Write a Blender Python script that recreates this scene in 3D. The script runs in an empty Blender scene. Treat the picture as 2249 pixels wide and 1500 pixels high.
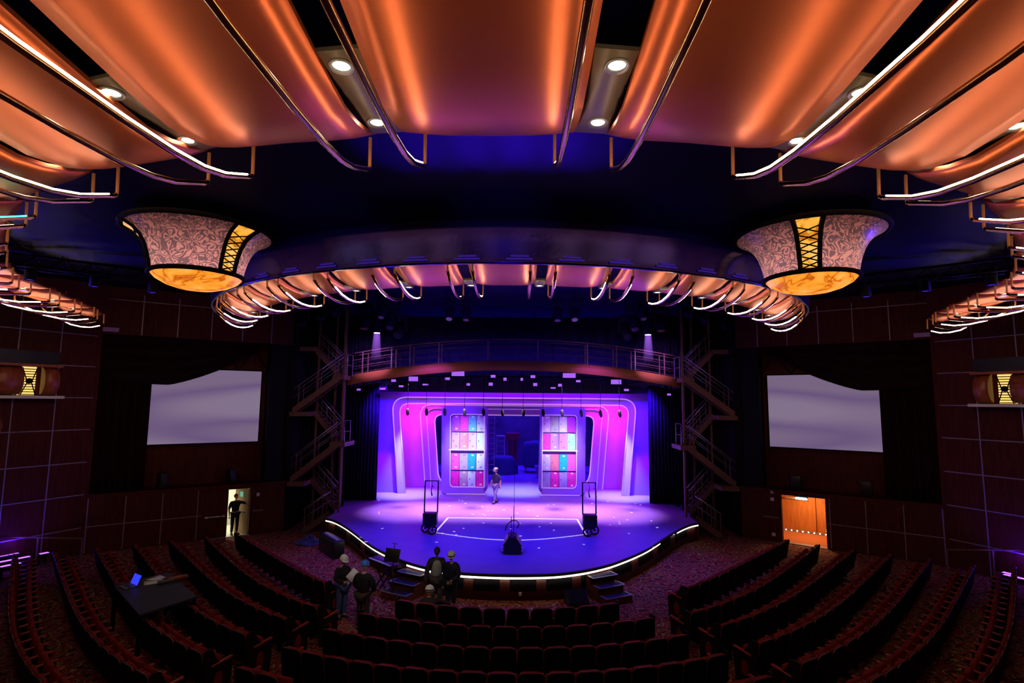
import bpy, bmesh, math, random
from mathutils import Vector, Matrix
random.seed(7)
C = bpy.context.scene.collection
R = math.radians
PI = math.pi
SC = bpy.context.scene
ORD = ['first','second','third','fourth','fifth','sixth','seventh','eighth','ninth','tenth','eleventh','twelfth','thirteenth','fourteenth','fifteenth','sixteenth','seventeenth','eighteenth','nineteenth','twentieth','twenty-first','twenty-second','twenty-third','twenty-fourth']
SIDE = {-1: 'left', 1: 'right'}

# ---------------------------------------------------------------- materials
def mat(name, col=(.5,.5,.5), rough=.5, metal=0., emit=None, es=0., var=0., scale=8., spec=.5, bump=0.):
    m = bpy.data.materials.new(name); m.use_nodes = True
    nt = m.node_tree; b = nt.nodes['Principled BSDF']
    b.inputs['Base Color'].default_value = (*col, 1)
    b.inputs['Roughness'].default_value = rough
    b.inputs['Metallic'].default_value = metal
    b.inputs['Specular IOR Level'].default_value = spec
    if emit is not None:
        b.inputs['Emission Color'].default_value = (*emit, 1); b.inputs['Emission Strength'].default_value = es
    if var or bump:
        tc = nt.nodes.new('ShaderNodeTexCoord'); n = nt.nodes.new('ShaderNodeTexNoise')
        n.inputs['Scale'].default_value = scale; n.inputs['Detail'].default_value = 3
        nt.links.new(tc.outputs['Object'], n.inputs['Vector'])
        if var:
            r = nt.nodes.new('ShaderNodeValToRGB')
            r.color_ramp.elements[0].position = .3; r.color_ramp.elements[1].position = .7
            r.color_ramp.elements[0].color = (*[max(0,c*(1-var)) for c in col], 1)
            r.color_ramp.elements[1].color = (*[min(1,c*(1+var)) for c in col], 1)
            nt.links.new(n.outputs['Fac'], r.inputs['Fac']); nt.links.new(r.outputs['Color'], b.inputs['Base Color'])
        if bump:
            bp = nt.nodes.new('ShaderNodeBump'); bp.inputs['Strength'].default_value = bump; bp.inputs['Distance'].default_value = .02
            nt.links.new(n.outputs['Fac'], bp.inputs['Height']); nt.links.new(bp.outputs['Normal'], b.inputs['Normal'])
    return m
def glow(name, col, s):
    m = mat(name, (0.02,0.02,0.02), .5, 0, col, s)
    if not name.startswith(('warm_white','downlight','green_led','stage_edge')): m.cycles.emission_sampling = 'NONE'
    return m
def ramp(nt, fac, stops):
    r = nt.nodes.new('ShaderNodeValToRGB'); e = r.color_ramp.elements
    while len(e) < len(stops): e.new(.5)
    for k, (p, c) in enumerate(stops): e[k].position = p; e[k].color = (*c, 1)
    nt.links.new(fac, r.inputs['Fac']); return r.outputs['Color']
def carpet_mat():
    m = mat('patterned_carpet', (.2,.03,.03), .95, spec=.1); nt = m.node_tree; b = nt.nodes['Principled BSDF']
    tc = nt.nodes.new('ShaderNodeTexCoord'); v = nt.nodes.new('ShaderNodeTexVoronoi'); v.feature = 'F1'; v.inputs['Scale'].default_value = 3.2
    n = nt.nodes.new('ShaderNodeTexNoise'); n.inputs['Scale'].default_value = 2.5; n.inputs['Detail'].default_value = 2
    mx = nt.nodes.new('ShaderNodeMix'); mx.data_type = 'VECTOR'; mx.inputs['Factor'].default_value = .28
    nt.links.new(tc.outputs['Object'], n.inputs['Vector']); nt.links.new(tc.outputs['Object'], mx.inputs['A']); nt.links.new(n.outputs['Color'], mx.inputs['B'])
    nt.links.new(mx.outputs['Result'], v.inputs['Vector'])
    mt = nt.nodes.new('ShaderNodeMath'); mt.operation = 'SINE'; mm = nt.nodes.new('ShaderNodeMath'); mm.operation = 'MULTIPLY'; mm.inputs[1].default_value = 26
    nt.links.new(v.outputs['Distance'], mm.inputs[0]); nt.links.new(mm.outputs[0], mt.inputs[0])
    ad = nt.nodes.new('ShaderNodeMapRange'); ad.inputs['From Min'].default_value = -1; nt.links.new(mt.outputs[0], ad.inputs['Value'])
    c1 = ramp(nt, ad.outputs['Result'], [(0,(.30,.03,.03)),(.55,(.22,.025,.03)),(.72,(.05,.03,.05)),(.86,(.04,.06,.09)),(.93,(.45,.30,.10))])
    v2 = nt.nodes.new('ShaderNodeTexNoise'); v2.inputs['Scale'].default_value = 6.; v2.inputs['Detail'].default_value = 4
    nt.links.new(tc.outputs['Object'], v2.inputs['Vector'])
    c2 = ramp(nt, v2.outputs['Fac'], [(.38,(.05,.035,.05)),(.47,(1,1,1)),(.58,(1,1,1)),(.68,(1.,.75,.6))])
    x = nt.nodes.new('ShaderNodeMix'); x.data_type = 'RGBA'; x.blend_type = 'MULTIPLY'; x.inputs['Factor'].default_value = .8
    nt.links.new(c1, x.inputs['A']); nt.links.new(c2, x.inputs['B']); nt.links.new(x.outputs['Result'], b.inputs['Base Color'])
    return m
def copper_mat():
    m = mat('copper_panel', (.74,.165,.048), .36, .80); nt = m.node_tree; b = nt.nodes['Principled BSDF']
    tc = nt.nodes.new('ShaderNodeTexCoord'); n = nt.nodes.new('ShaderNodeTexNoise'); n.inputs['Scale'].default_value = 90
    mp = nt.nodes.new('ShaderNodeMapping'); mp.inputs['Scale'].default_value = (1,1,1)
    nt.links.new(tc.outputs['Object'], mp.inputs['Vector']); nt.links.new(mp.outputs['Vector'], n.inputs['Vector'])
    mr = nt.nodes.new('ShaderNodeMapRange'); mr.inputs['To Min'].default_value = .33; mr.inputs['To Max'].default_value = .39
    nt.links.new(n.outputs['Fac'], mr.inputs['Value']); nt.links.new(mr.outputs['Result'], b.inputs['Roughness'])
    return m
def shade_mat():   # lit fabric shade with a scroll pattern
    m = mat('scroll_shade', (.5,.2,.2), .35); nt = m.node_tree; b = nt.nodes['Principled BSDF']
    tc = nt.nodes.new('ShaderNodeTexCoord'); n = nt.nodes.new('ShaderNodeTexNoise'); n.inputs['Scale'].default_value = 4.2; n.inputs['Detail'].default_value = 0.5; n.inputs['Distortion'].default_value = 2.0
    nt.links.new(tc.outputs['Object'], n.inputs['Vector'])
    mm = nt.nodes.new('ShaderNodeMath'); mm.operation = 'MULTIPLY'; mm.inputs[1].default_value = 30; ms = nt.nodes.new('ShaderNodeMath'); ms.operation = 'SINE'
    nt.links.new(n.outputs['Fac'], mm.inputs[0]); nt.links.new(mm.outputs[0], ms.inputs[0])
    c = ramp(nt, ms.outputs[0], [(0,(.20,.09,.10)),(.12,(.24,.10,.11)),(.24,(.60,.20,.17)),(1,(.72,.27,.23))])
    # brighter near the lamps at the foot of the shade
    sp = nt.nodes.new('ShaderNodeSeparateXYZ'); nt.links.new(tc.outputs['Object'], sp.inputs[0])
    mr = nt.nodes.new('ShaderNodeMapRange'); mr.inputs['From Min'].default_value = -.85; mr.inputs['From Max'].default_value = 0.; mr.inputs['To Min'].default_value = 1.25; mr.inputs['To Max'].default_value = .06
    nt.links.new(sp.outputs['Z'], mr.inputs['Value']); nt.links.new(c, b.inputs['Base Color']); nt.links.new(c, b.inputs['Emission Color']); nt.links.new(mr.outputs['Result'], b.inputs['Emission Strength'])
    return m
def marble_mat(name, s, k=1.):
    m = mat(name, (.5,.2,.03), .3); nt = m.node_tree; b = nt.nodes['Principled BSDF']
    tc = nt.nodes.new('ShaderNodeTexCoord'); n = nt.nodes.new('ShaderNodeTexNoise'); n.inputs['Scale'].default_value = 1.9; n.inputs['Detail'].default_value = 4; n.inputs['Distortion'].default_value = 1.
    nt.links.new(tc.outputs['Object'], n.inputs['Vector'])
    c = ramp(nt, n.outputs['Fac'], [(.3,(1.,.42*k,.07*k*k)),(.455,(.95,.29*k,.018*k*k)),(.495,(.45,.07*k,.004)),(.525,(.95,.29*k,.018*k*k)),(.7,(1.,.46*k,.10*k*k))])
    nt.links.new(c, b.inputs['Emission Color']); b.inputs['Emission Strength'].default_value = s; return m
def wood_mat(name, a, c, rough=.3, sc=(1,1,.12)):
    m = mat(name, a, rough); nt = m.node_tree; b = nt.nodes['Principled BSDF']
    tc = nt.nodes.new('ShaderNodeTexCoord'); mp = nt.nodes.new('ShaderNodeMapping'); mp.inputs['Scale'].default_value = sc
    n = nt.nodes.new('ShaderNodeTexNoise'); n.inputs['Scale'].default_value = 12; n.inputs['Detail'].default_value = 5
    nt.links.new(tc.outputs['Object'], mp.inputs[0]); nt.links.new(mp.outputs[0], n.inputs['Vector'])
    nt.links.new(ramp(nt, n.outputs['Fac'], [(.35,a),(.65,c)]), b.inputs['Base Color']); return m
def screen_mat():
    m = mat('lit_screen', (.5,.45,.55), .7); nt = m.node_tree; b = nt.nodes['Principled BSDF']
    tc = nt.nodes.new('ShaderNodeTexCoord'); mp = nt.nodes.new('ShaderNodeMapping'); mp.inputs['Rotation'].default_value = (0,0,0); mp.inputs['Scale'].default_value = (.12,.12,.42)
    n = nt.nodes.new('ShaderNodeTexNoise'); n.inputs['Scale'].default_value = 1.1; n.inputs['Detail'].default_value = 0
    nt.links.new(tc.outputs['Object'], mp.inputs[0]); nt.links.new(mp.outputs[0], n.inputs['Vector'])
    nt.links.new(ramp(nt, n.outputs['Fac'], [(.38,(.22,.155,.26)),(.46,(.165,.105,.24)),(.56,(.27,.20,.31)),(.75,(.29,.22,.33))]), b.inputs['Emission Color'])  # soft purple shadow band painted into the screen glow
    b.inputs['Emission Strength'].default_value = .78; b.inputs['Base Color'].default_value = (.1,.1,.1,1); return m
M = {}
def build_mats():
    M['carpet'] = carpet_mat(); M['copper'] = copper_mat(); M['shade'] = shade_mat(); M['marble'] = marble_mat('amber_marble_glass', 1.12); M['lattice'] = marble_mat('lit_amber_lattice', 1.0, 1.45)
    M['mahog'] = wood_mat('mahogany_panel', (.060,.010,.005), (.095,.017,.008), .6); M['mahog'].node_tree.nodes['Principled BSDF'].inputs['Specular IOR Level'].default_value = .12
    M['mahog2'] = wood_mat('mahogany_stage_front', (.065,.012,.008), (.10,.018,.010), .45)
    M['wood'] = wood_mat('reddish_wood', (.30,.07,.025), (.42,.10,.04), .35)
    M['doorwood'] = wood_mat('orange_veneer', (.42,.12,.025), (.55,.17,.04), .4)
    M['seam'] = mat('brushed_steel_seam', (.34,.31,.36), .4, .5)
    M['ceil'] = mat('glossy_navy_ceiling', (.004,.003,.032), .5, 0, spec=.04)
    M['black'] = mat('matte_black', (.006,.006,.008), .8, spec=.15)
    M['velvet'] = mat('dark_velvet', (.016,.004,.004), .9, var=.3, scale=3, spec=.1)
    M['fascia'] = mat('glossy_plum_fascia', (.032,.015,.15), .2, .7); M['blueslot'] = glow('blue_lit_vent_slot',(.05,.012,.5),.35)  # slot glow painted in for blue light behind the vents
    M['brass'] = mat('brass_tube', (.78,.50,.20), .18, 1.)
    M['brassdk'] = mat('copper_stem', (.80,.28,.10), .5, .1, (.8,.25,.08), .10)  # faint orange glow put in for LED light on the stems
    M['led'] = glow('warm_white_led', (1,.74,.50), 20); M['ledfar'] = glow('warm_white_led_far', (1,.78,.56), 17); M['ledgreen'] = glow('green_led', (.03,.9,.45), 7)
    M['lens'] = glow('downlight_lens', (.92,1.,.95), 30); M['lensfar'] = glow('downlight_lens_far', (.92,1.,.95), 7); M['ring'] = mat('downlight_ring', (.35,.32,.28), .4, .6)
    M['plate'] = mat('bronze_slot_plate', (.20,.145,.09), .45, .35)
    M['seatback'] = mat('black_seat_shell', (.003,.0025,.003), .6, spec=.12); M['seatred'] = mat('red_upholstery', (.21,.011,.008), .8, var=.2, scale=30, spec=.2); M['seattrim'] = mat('glossy_dark_red_trim', (.17,.030,.034), .25); M['arm'] = mat('polished_red_wood_arm', (.34,.035,.022), .33); M['endpan'] = mat('dark_end_panel', (.010,.006,.006), .5, spec=.2)
    M['steel'] = mat('brown_painted_steel', (.20,.10,.065), .45, .2); M['steel2'] = mat('pale_steel_rail', (.45,.40,.42), .3, .7); M['fasc2'] = mat('brown_bridge_fascia', (.34,.13,.025), .6, spec=.15); M['raildk'] = mat('brown_railing', (.16,.085,.06), .45, .2)
    M['stagefl'] = mat('stage_floor', (.27,.155,.60), .45, var=.07, scale=1.5, spec=.22); M['stageedge'] = mat('stage_edge_black', (.01,.01,.015), .5)
    M['ledwarm'] = glow('stage_edge_led', (1,.86,.66), 3.4)
    M['tape'] = mat('white_tape', (.95,.95,.95), .6, 0, (.85,.7,1), .8)  # violet glow put into the tape so it looks brightly lit
    M['setwall'] = mat('set_wall_paint', (.24,.12,.64), .6, var=.03, scale=1); M['setpink'] = mat('set_back_wall_paint', (.62,.34,.66), .6); M['setframe'] = mat('set_frame_paint', (.42,.27,.68), .55); M['paleglow'] = mat('pale_glow_paint', (.95,.85,.95), .35, 0, (1,.6,1), .25)  # last paint glows faintly, standing for light on the edges
    M['unit'] = mat('locker_unit_paint', (.30,.12,.68), .5)
    M['drape'] = mat('black_drape', (.012,.012,.022), .9, spec=.1, var=.3, scale=4)
    M['backwall'] = mat('backstage_wall', (.10,.10,.16), .8, var=.4, scale=.6)
    M['hatwhite'] = mat('white_helmet', (.85,.84,.78), .35); M['hatblue'] = mat('blue_helmet', (.03,.20,.75), .35)
    M['skin'] = mat('skin', (.55,.29,.20), .55); M['skindk'] = mat('dark_skin', (.05,.022,.014), .5); M['eye'] = mat('eye', (.02,.015,.015), .2); M['lip'] = mat('lip', (.30,.09,.08), .5); M['hairdk'] = mat('dark_hair', (.012,.009,.008), .6)
    M['navy'] = mat('navy_cloth', (.006,.007,.028), .8, var=.25, scale=12); M['blk'] = mat('black_cloth', (.0045,.0045,.007), .85, var=.3, scale=12); M['greyshirt'] = mat('grey_shirt', (.32,.32,.33), .8, var=.1, scale=14); M['jeans'] = mat('blue_jeans', (.05,.07,.22), .8, var=.2, scale=14); M['greytr'] = mat('grey_trousers', (.06,.055,.06), .8, var=.2, scale=10); M['jack'] = mat('dark_grey_jacket', (.016,.015,.017), .8, var=.3, scale=9); M['tshirt'] = mat('dark_purple_tshirt', (.03,.02,.09), .8); M['cargo'] = mat('lilac_work_trousers', (.25,.20,.45), .8, var=.2, scale=8); M['khaki'] = mat('brown_trousers', (.035,.02,.012), .8); M['shoe'] = mat('dark_shoe', (.02,.018,.018), .5)
    M['paper'] = mat('white_paper', (.80,.80,.78), .7); M['plastic'] = mat('black_plastic', (.012,.012,.014), .4); M['plasticgr'] = mat('grey_plastic', (.12,.12,.13), .45); M['keys'] = mat('white_keys', (.85,.85,.85), .3); M['rubber'] = mat('black_rubber', (.01,.01,.01), .7); M['chrome'] = mat('chrome', (.8,.8,.8), .15, 1.)
    M['screen'] = screen_mat()

# ---------------------------------------------------------------- mesh builder
class MB:
    def __init__(s): s.bm = bmesh.new(); s.mi = 0
    def _f(s, vs, smooth=False):
        try:
            f = s.bm.faces.new(vs); f.material_index = s.mi; f.smooth = smooth; return f
        except ValueError: return None
    def box(s, c, d, rz=0, rx=0, ry=0, mtx=None):
        m = mtx or (Matrix.Translation(c) @ Matrix.Rotation(rz,4,'Z') @ Matrix.Rotation(rx,4,'X') @ Matrix.Rotation(ry,4,'Y'))
        v = [s.bm.verts.new(m @ Vector((x*d[0]/2,y*d[1]/2,z*d[2]/2))) for x in (-1,1) for y in (-1,1) for z in (-1,1)]
        for q in ((0,1,3,2),(4,6,7,5),(0,4,5,1),(2,3,7,6),(0,2,6,4),(1,5,7,3)): s._f([v[k] for k in q])
        return s
    def bbox(s, c, d, b=.02, rz=0, rx=0, ry=0, seg=2):      # bevelled box
        t = bmesh.new(); bmesh.ops.create_cube(t, size=1)
        for v in t.verts: v.co = Vector((v.co.x*d[0], v.co.y*d[1], v.co.z*d[2]))
        bmesh.ops.bevel(t, geom=t.edges[:], offset=min(b, min(d)*.45), segments=seg, affect='EDGES', profile=.5)
        s.add(t, Matrix.Translation(c) @ Matrix.Rotation(rz,4,'Z') @ Matrix.Rotation(rx,4,'X') @ Matrix.Rotation(ry,4,'Y')); return s
    def add(s, t, m=Matrix.Identity(4), smooth=True):
        mp = {v: s.bm.verts.new(m @ v.co) for v in t.verts}
        for f in t.faces: s._f([mp[v] for v in f.verts], smooth)
        t.free()
    def bar(s, a, b, w, h=None):        # square bar between two points
        a = Vector(a); b = Vector(b); d = b-a; L = d.length
        if L < 1e-6: return s
        q = d.to_track_quat('Y','Z'); m = Matrix.Translation((a+b)/2) @ q.to_matrix().to_4x4()
        return s.box(None, (w, L, h or w), mtx=m)
    def tube(s, pts, r, n=8, cap=True, smooth=True):
        pts = [Vector(p) for p in pts]; rings = []; up = None
        for i, p in enumerate(pts):
            t = (pts[min(i+1,len(pts)-1)] - pts[max(i-1,0)]).normalized()
            if up is None: up = Vector((0,0,1)) if abs(t.z) < .9 else Vector((1,0,0))
            x = t.cross(up)
            if x.length < 1e-4: x = t.cross(Vector((0,1,0)))
            x.normalize(); y = x.cross(t).normalized(); up = y
            rr = r[i] if isinstance(r,(list,tuple)) else r
            rings.append([s.bm.verts.new(p + x*math.cos(2*PI*k/n)*rr + y*math.sin(2*PI*k/n)*rr) for k in range(n)])
        for a, b in zip(rings, rings[1:]):
            for k in range(n): s._f([a[k],a[(k+1)%n],b[(k+1)%n],b[k]], smooth)
        if cap: s._f(rings[0][::-1]); s._f(rings[-1])
        return s
    def cyl(s, a, b, r, r2=None, n=14, smooth=True): return s.tube([a,b],[r, r if r2 is None else r2], n, True, smooth)
    def lathe(s, prof, c=(0,0,0), n=24, a0=0, a1=2*PI, smooth=True, axis='Z'):
        full = abs(a1-a0-2*PI) < 1e-6; k = n if full else n+1; c = Vector(c); rings = []
        for r, z in prof:
            ring = []
            for i in range(k):
                a = a0+(a1-a0)*i/n
                v = Vector((r*math.cos(a), r*math.sin(a), z))
                if axis == 'Y': v = Vector((v.x, v.z, v.y))
                if axis == 'X': v = Vector((v.z, v.x, v.y))
                ring.append(s.bm.verts.new(c+v))
            rings.append(ring)
        for a, b in zip(rings, rings[1:]):
            for i in range(n): s._f([a[i],a[(i+1)%k],b[(i+1)%k],b[i]], smooth)
        return s
    def prism(s, poly, a, b, axis='Z'):     # polygon extruded from a to b along axis
        def P(p, h): return {'Z':(p[0],p[1],h),'Y':(p[0],h,p[1]),'X':(h,p[0],p[1])}[axis]
        lo = [s.bm.verts.new(P(p,a)) for p in poly]; hi = [s.bm.verts.new(P(p,b)) for p in poly]; n = len(poly)
        s._f(lo[::-1]); s._f(hi)
        for k in range(n): s._f([lo[k],lo[(k+1)%n],hi[(k+1)%n],hi[k]])
        return s
    def ringprism(s, o, i, a, b, axis='Y', closed=False):   # band between two outlines, extruded
        def P(p, h): return {'Z':(p[0],p[1],h),'Y':(p[0],h,p[1]),'X':(h,p[0],p[1])}[axis]
        n = len(o); V = [[s.bm.verts.new(P(p,h)) for p in L] for L, h in ((o,a),(i,a),(o,b),(i,b))]
        for k in range(n if closed else n-1):
            j = (k+1)%n
            s._f([V[0][k],V[0][j],V[1][j],V[1][k]]); s._f([V[2][k],V[3][k],V[3][j],V[2][j]])
            s._f([V[0][k],V[2][k],V[2][j],V[0][j]]); s._f([V[1][k],V[1][j],V[3][j],V[3][k]])
        if not closed:
            for k in (0, n-1): s._f([V[0][k],V[1][k],V[3][k],V[2][k]])
        return s
    def grid(s, rows, smooth=True, closed=False):
        g = [[s.bm.verts.new(p) for p in r] for r in rows]
        for a, b in zip(g, g[1:]):
            n = len(a)
            for k in range(n if closed else n-1): s._f([a[k],a[(k+1)%n],b[(k+1)%n],b[k]], smooth)
        return s
    def slab(s, rows, t, smooth=True):    # surface grid with thickness t (offset vector)
        t = Vector(t); n = len(rows); m = len(rows[0])
        g = [[s.bm.verts.new(p) for p in r] for r in rows]; h = [[s.bm.verts.new(Vector(p)+t) for p in r] for r in rows]
        for i in range(n-1):
            for k in range(m-1):
                s._f([g[i][k],g[i][k+1],g[i+1][k+1],g[i+1][k]], smooth); s._f([h[i][k],h[i+1][k],h[i+1][k+1],h[i][k+1]], smooth)
        for i in range(n-1):
            for k in (0, m-1): s._f([g[i][k],g[i+1][k],h[i+1][k],h[i][k]])
        for k in range(m-1):
            for i in (0, n-1): s._f([g[i][k],g[i][k+1],h[i][k+1],h[i][k]])
        return s
    def ball(s, c, r, n=12, m=8, fn=None):
        c = Vector(c); r = r if isinstance(r,(tuple,list)) else (r,r,r)
        t = bmesh.new(); bmesh.ops.create_uvsphere(t, u_segments=n, v_segments=m, radius=1)
        for v in t.verts:
            co = v.co.copy()
            if fn: co = fn(co)
            v.co = Vector((co.x*r[0],co.y*r[1],co.z*r[2]))
        s.add(t, Matrix.Translation(c)); return s
    def build(s, name, mats, parent=None, world=False, recalc=True):
        if recalc: bmesh.ops.recalc_face_normals(s.bm, faces=s.bm.faces[:])
        me = bpy.data.meshes.new(name)
        if world and parent is not None:
            mi = (parent if world is True else world).matrix_basis.inverted()
            bmesh.ops.transform(s.bm, matrix=mi, verts=s.bm.verts[:])
        s.bm.to_mesh(me); s.bm.free()
        for m in (mats if isinstance(mats,(list,tuple)) else [mats]): me.materials.append(M[m] if isinstance(m,str) else m)
        o = bpy.data.objects.new(name, me); C.objects.link(o)
        if parent is not None: o.parent = parent
        return o
def tag(o, label, cat, group=None, kind=None):
    o['label'] = label; o['category'] = cat
    if group: o['group'] = group
    if kind: o['kind'] = kind
    return o
def thing(name, label, cat, loc=(0,0,0), rz=0, group=None):
    o = bpy.data.objects.new(name, None); C.objects.link(o); o.empty_display_size = .1
    o.matrix_basis = Matrix.Translation(loc) @ Matrix.Rotation(rz,4,'Z')
    return tag(o, label, cat, group)
def struct(name, mb, mats):
    o = mb.build(name, mats); o['kind'] = 'structure'; return o
def dup(root, loc=None, rz=None, label=None, group=None):
    r = root.copy(); C.objects.link(r)
    if loc is not None: r.matrix_basis = Matrix.Translation(loc) @ Matrix.Rotation(rz or 0,4,'Z')
    if label: r['label'] = label
    if group: r['group'] = group
    for ch in KIDS(root):
        c = ch.copy(); C.objects.link(c); c.parent = r
        for g in KIDS(ch):
            d = g.copy(); C.objects.link(d); d.parent = c
    return r
_kids = {}
def KIDS(o):
    k = o.name
    if k not in _kids: _kids[k] = list(o.children)
    return _kids[k]
def fillet(pts, rad, n=6):        # round the corners of an open polyline (2-D)
    out = [pts[0]]
    for i in range(1, len(pts)-1):
        p, a, b = Vector(pts[i]), Vector(pts[i-1]), Vector(pts[i+1]); r = rad[i] if isinstance(rad,(list,tuple)) else rad
        if r <= 0: out.append(tuple(p)); continue
        u = (a-p).normalized(); v = (b-p).normalized()
        for k in range(n+1):
            t = k/n; q = (p+u*r)*(1-t)**2 + p*2*t*(1-t) + (p+v*r)*t**2; out.append(tuple(q))
    out.append(pts[-1]); return out
def interp(T, x):
    for (a, fa), (b, fb) in zip(T, T[1:]):
        if x <= b: return fa+(fb-fa)*(x-a)/(b-a)
    (a, fa), (b, fb) = T[-2:]; return fa+(fb-fa)*(x-a)/(b-a)
build_mats()

# ---------------------------------------------------------------- camera
cam = bpy.data.cameras.new('camera'); co = bpy.data.objects.new('camera', cam); C.objects.link(co)
cam.sensor_width = 36; cam.lens = 36*1200/2249; cam.clip_start = .05; cam.clip_end = 200
co.matrix_world = Matrix.Translation((.4,0,6)) @ Matrix.Rotation(math.atan2(20.5,1200),4,'Z') @ Matrix.Rotation(PI/2+math.atan2(130,1200),4,'X') @ Matrix.Rotation(R(.5),4,'Z')
SC.camera = co
SC.view_settings.view_transform = 'Standard'; SC.view_settings.look = 'None'
SC.cycles.use_adaptive_sampling = True; SC.cycles.adaptive_threshold = .045; SC.cycles.adaptive_min_samples = 12; SC.cycles.time_limit = 900
SC.cycles.max_bounces = 4; SC.cycles.diffuse_bounces = 2; SC.cycles.glossy_bounces = 3; SC.cycles.transmission_bounces = 2
SC.cycles.sample_clamp_indirect = 2.5; SC.cycles.sample_clamp_direct = 0; SC.cycles.caustics_reflective = False; SC.cycles.caustics_refractive = False
w = bpy.data.worlds.new('dark_world'); SC.world = w; w.use_nodes = True
w.node_tree.nodes['Background'].inputs[0].default_value = (.5,.3,.45,1); w.node_tree.nodes['Background'].inputs[1].default_value = .0015

# ---------------------------------------------------------------- setting: floor, ceiling, walls
mb = MB(); mb.grid([[(-19.5,-5,0),(19.5,-5,0)],[(-19.5,33,0),(19.5,33,0)]]); struct('floor', mb, 'carpet')
CZ = [(-6,9.42),(11.2,9.42),(15,9.8),(20,10.45),(33,10.6)]
ys = [-5,0,5,8,11.2,12.5,15,17.5,20,25,33]
mb = MB(); mb.slab([[(x,y,interp(CZ,y)) for x in (-19.5,-12,-6,0,6,12,19.5)] for y in ys], (0,0,.3)); struct('ceiling', mb, 'ceil')
A0 = Vector((16.3,21.4)); B0 = Vector((10.9,25.2)); U = (B0-A0).normalized(); N = Vector((U.y,-U.x)) * -1   # right side; left is mirrored
if N.y > 0: N = -N
T1 = Vector((17.7,18.4)); UT = (A0-T1).normalized(); NT = Vector((-UT.y, UT.x))
if NT.x > 0: NT = -NT
def WL(s, u, z, d=0):  p = A0+U*u+N*d; return Vector((p.x*s, p.y, z))
def TL(s, u, z, d=0):  p = T1+UT*u+NT*d; return Vector((p.x*s, p.y, z))
LW = (B0-A0).length
def wbox(mb, F, s, u0, u1, z0, z1, d0, d1):
    v = [mb.bm.verts.new(F(s,u,z,d)) for u in (u0,u1) for z in (z0,z1) for d in (d0,d1)]
    for q in ((0,1,3,2),(4,6,7,5),(0,4,5,1),(2,3,7,6),(0,2,6,4),(1,5,7,3)): mb._f([v[k] for k in q])
def seams(mb, F, s, us, zs, u0, u1, z0, z1, w=.022, skip=None):
    mb.mi = 1
    for u in us: wbox(mb, F, s, u-w, u+w, z0, z1, .0, .012)
    for z in zs: wbox(mb, F, s, u0, u1, z-w, z+w, .0, .012)
    mb.mi = 0
for s in (-1, 1):
    n = SIDE[s]; d0, d1 = (3.95, 5.75) if s < 0 else (3.87, 5.55)
    # lower front wall with the door opening
    mb = MB()
    for u0, u1, z0, z1 in ((-.05,d0,0,2.25),(d1,LW+.6,0,2.25),(d0,d1,2.03,2.25)): wbox(mb, WL, s, u0, u1, z0, z1, -.25, 0)
    mb.mi = 1
    for u in (0,1.2,2.45,3.72): wbox(mb, WL, s, u-.018, u+.018, 0.05, 2.23, 0, .012)
    wbox(mb, WL, s, 4.83, 4.87, 2.05, 2.23, 0, .012); wbox(mb, WL, s, 0, d0-.05, 1.01, 1.045, 0, .012); wbox(mb, WL, s, d1+.12, 6.3, 1.01, 1.045, 0, .012)
    struct('wall_front_'+n, mb, ['mahog','seam'])
    mb = MB(); wbox(mb, WL, s, -.05, LW+.6, 8.52, 11, -.25, 0); mb.mi = 1
    for u in (1.27,2.53,3.8,5.03,6.25): wbox(mb, WL, s, u-.016, u+.016, 8.55, 10.2, 0, .012)
    wbox(mb, WL, s, 0, LW, 9.93, 9.96, 0, .012)
    struct('wall_upper_'+n, mb, ['mahog','seam'])
    # recess behind the screen: back, floor, jambs, right pier
    mb = MB(); wbox(mb, WL, s, -.05, LW+.6, 2.0, 8.9, -1.3, -1.1); wbox(mb, WL, s, -.3, -.05, 2, 8.9, -1.1, 0); wbox(mb, WL, s, -.05, LW+.6, 2.1, 2.25, -1.1, .06); wbox(mb, WL, s, -.05, LW+.6, 8.52, 8.7, -1.1, -.1)
    mb.mi = 1
    for a, b in (((5.1,7.3),(5.75,8.3)),((5.75,8.3),(6.35,7.3)),((5.1,7.3),(5.75,6.3)),((6.35,7.3),(5.75,6.3)),((4.5,8.3),(5.1,7.3)),((6.35,7.3),(6.9,8.3))):
        mb.bar(WL(s,a[0],a[1],-1.09), WL(s,b[0],b[1],-1.09), .05)
    struct('wall_recess_'+n, mb, ['mahog','velvet'])
    mb = MB(); wbox(mb, WL, s, 6.28, LW+.4, 2.25, 8.52, -.9, -.02); struct('trim_1' if s<0 else 'trim_2', mb, 'black')
    # tiled side wall, then the side wall beyond the frame
    mb = MB(); wbox(mb, TL, s, -1.2, 3.31, 0, 11, -.25, 0); mb.mi = 1
    for u in (.65,1.92): wbox(mb, TL, s, u-.017, u+.017, 0.05, 10, 0, .012)
    for z in (1.03,2.27,3.5,4.75,5.97,7.18,8.4): wbox(mb, TL, s, -1.1, 3.14, z-.017, z+.017, 0, .012)
    struct('wall_'+n, mb, ['mahog','seam'])
    p = T1-UT*1.2
    mb = MB(); mb.box((s*(p.x+.3),(p.y-5)/2,5.5),(.4,p.y+5.2,11)); struct('wall_rear_'+n, mb, 'mahog')
    # proscenium side: black wall from the front wall to the stage
    mb = MB(); mb.bar((s*10.4,25.6,5.5),(s*10.9,33,5.5),.3,11); struct('wall_wing_'+n, mb, 'black')
mb = MB(); mb.box((0,-5,5.5),(39,.3,11)); struct('wall_back', mb, 'mahog')
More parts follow.
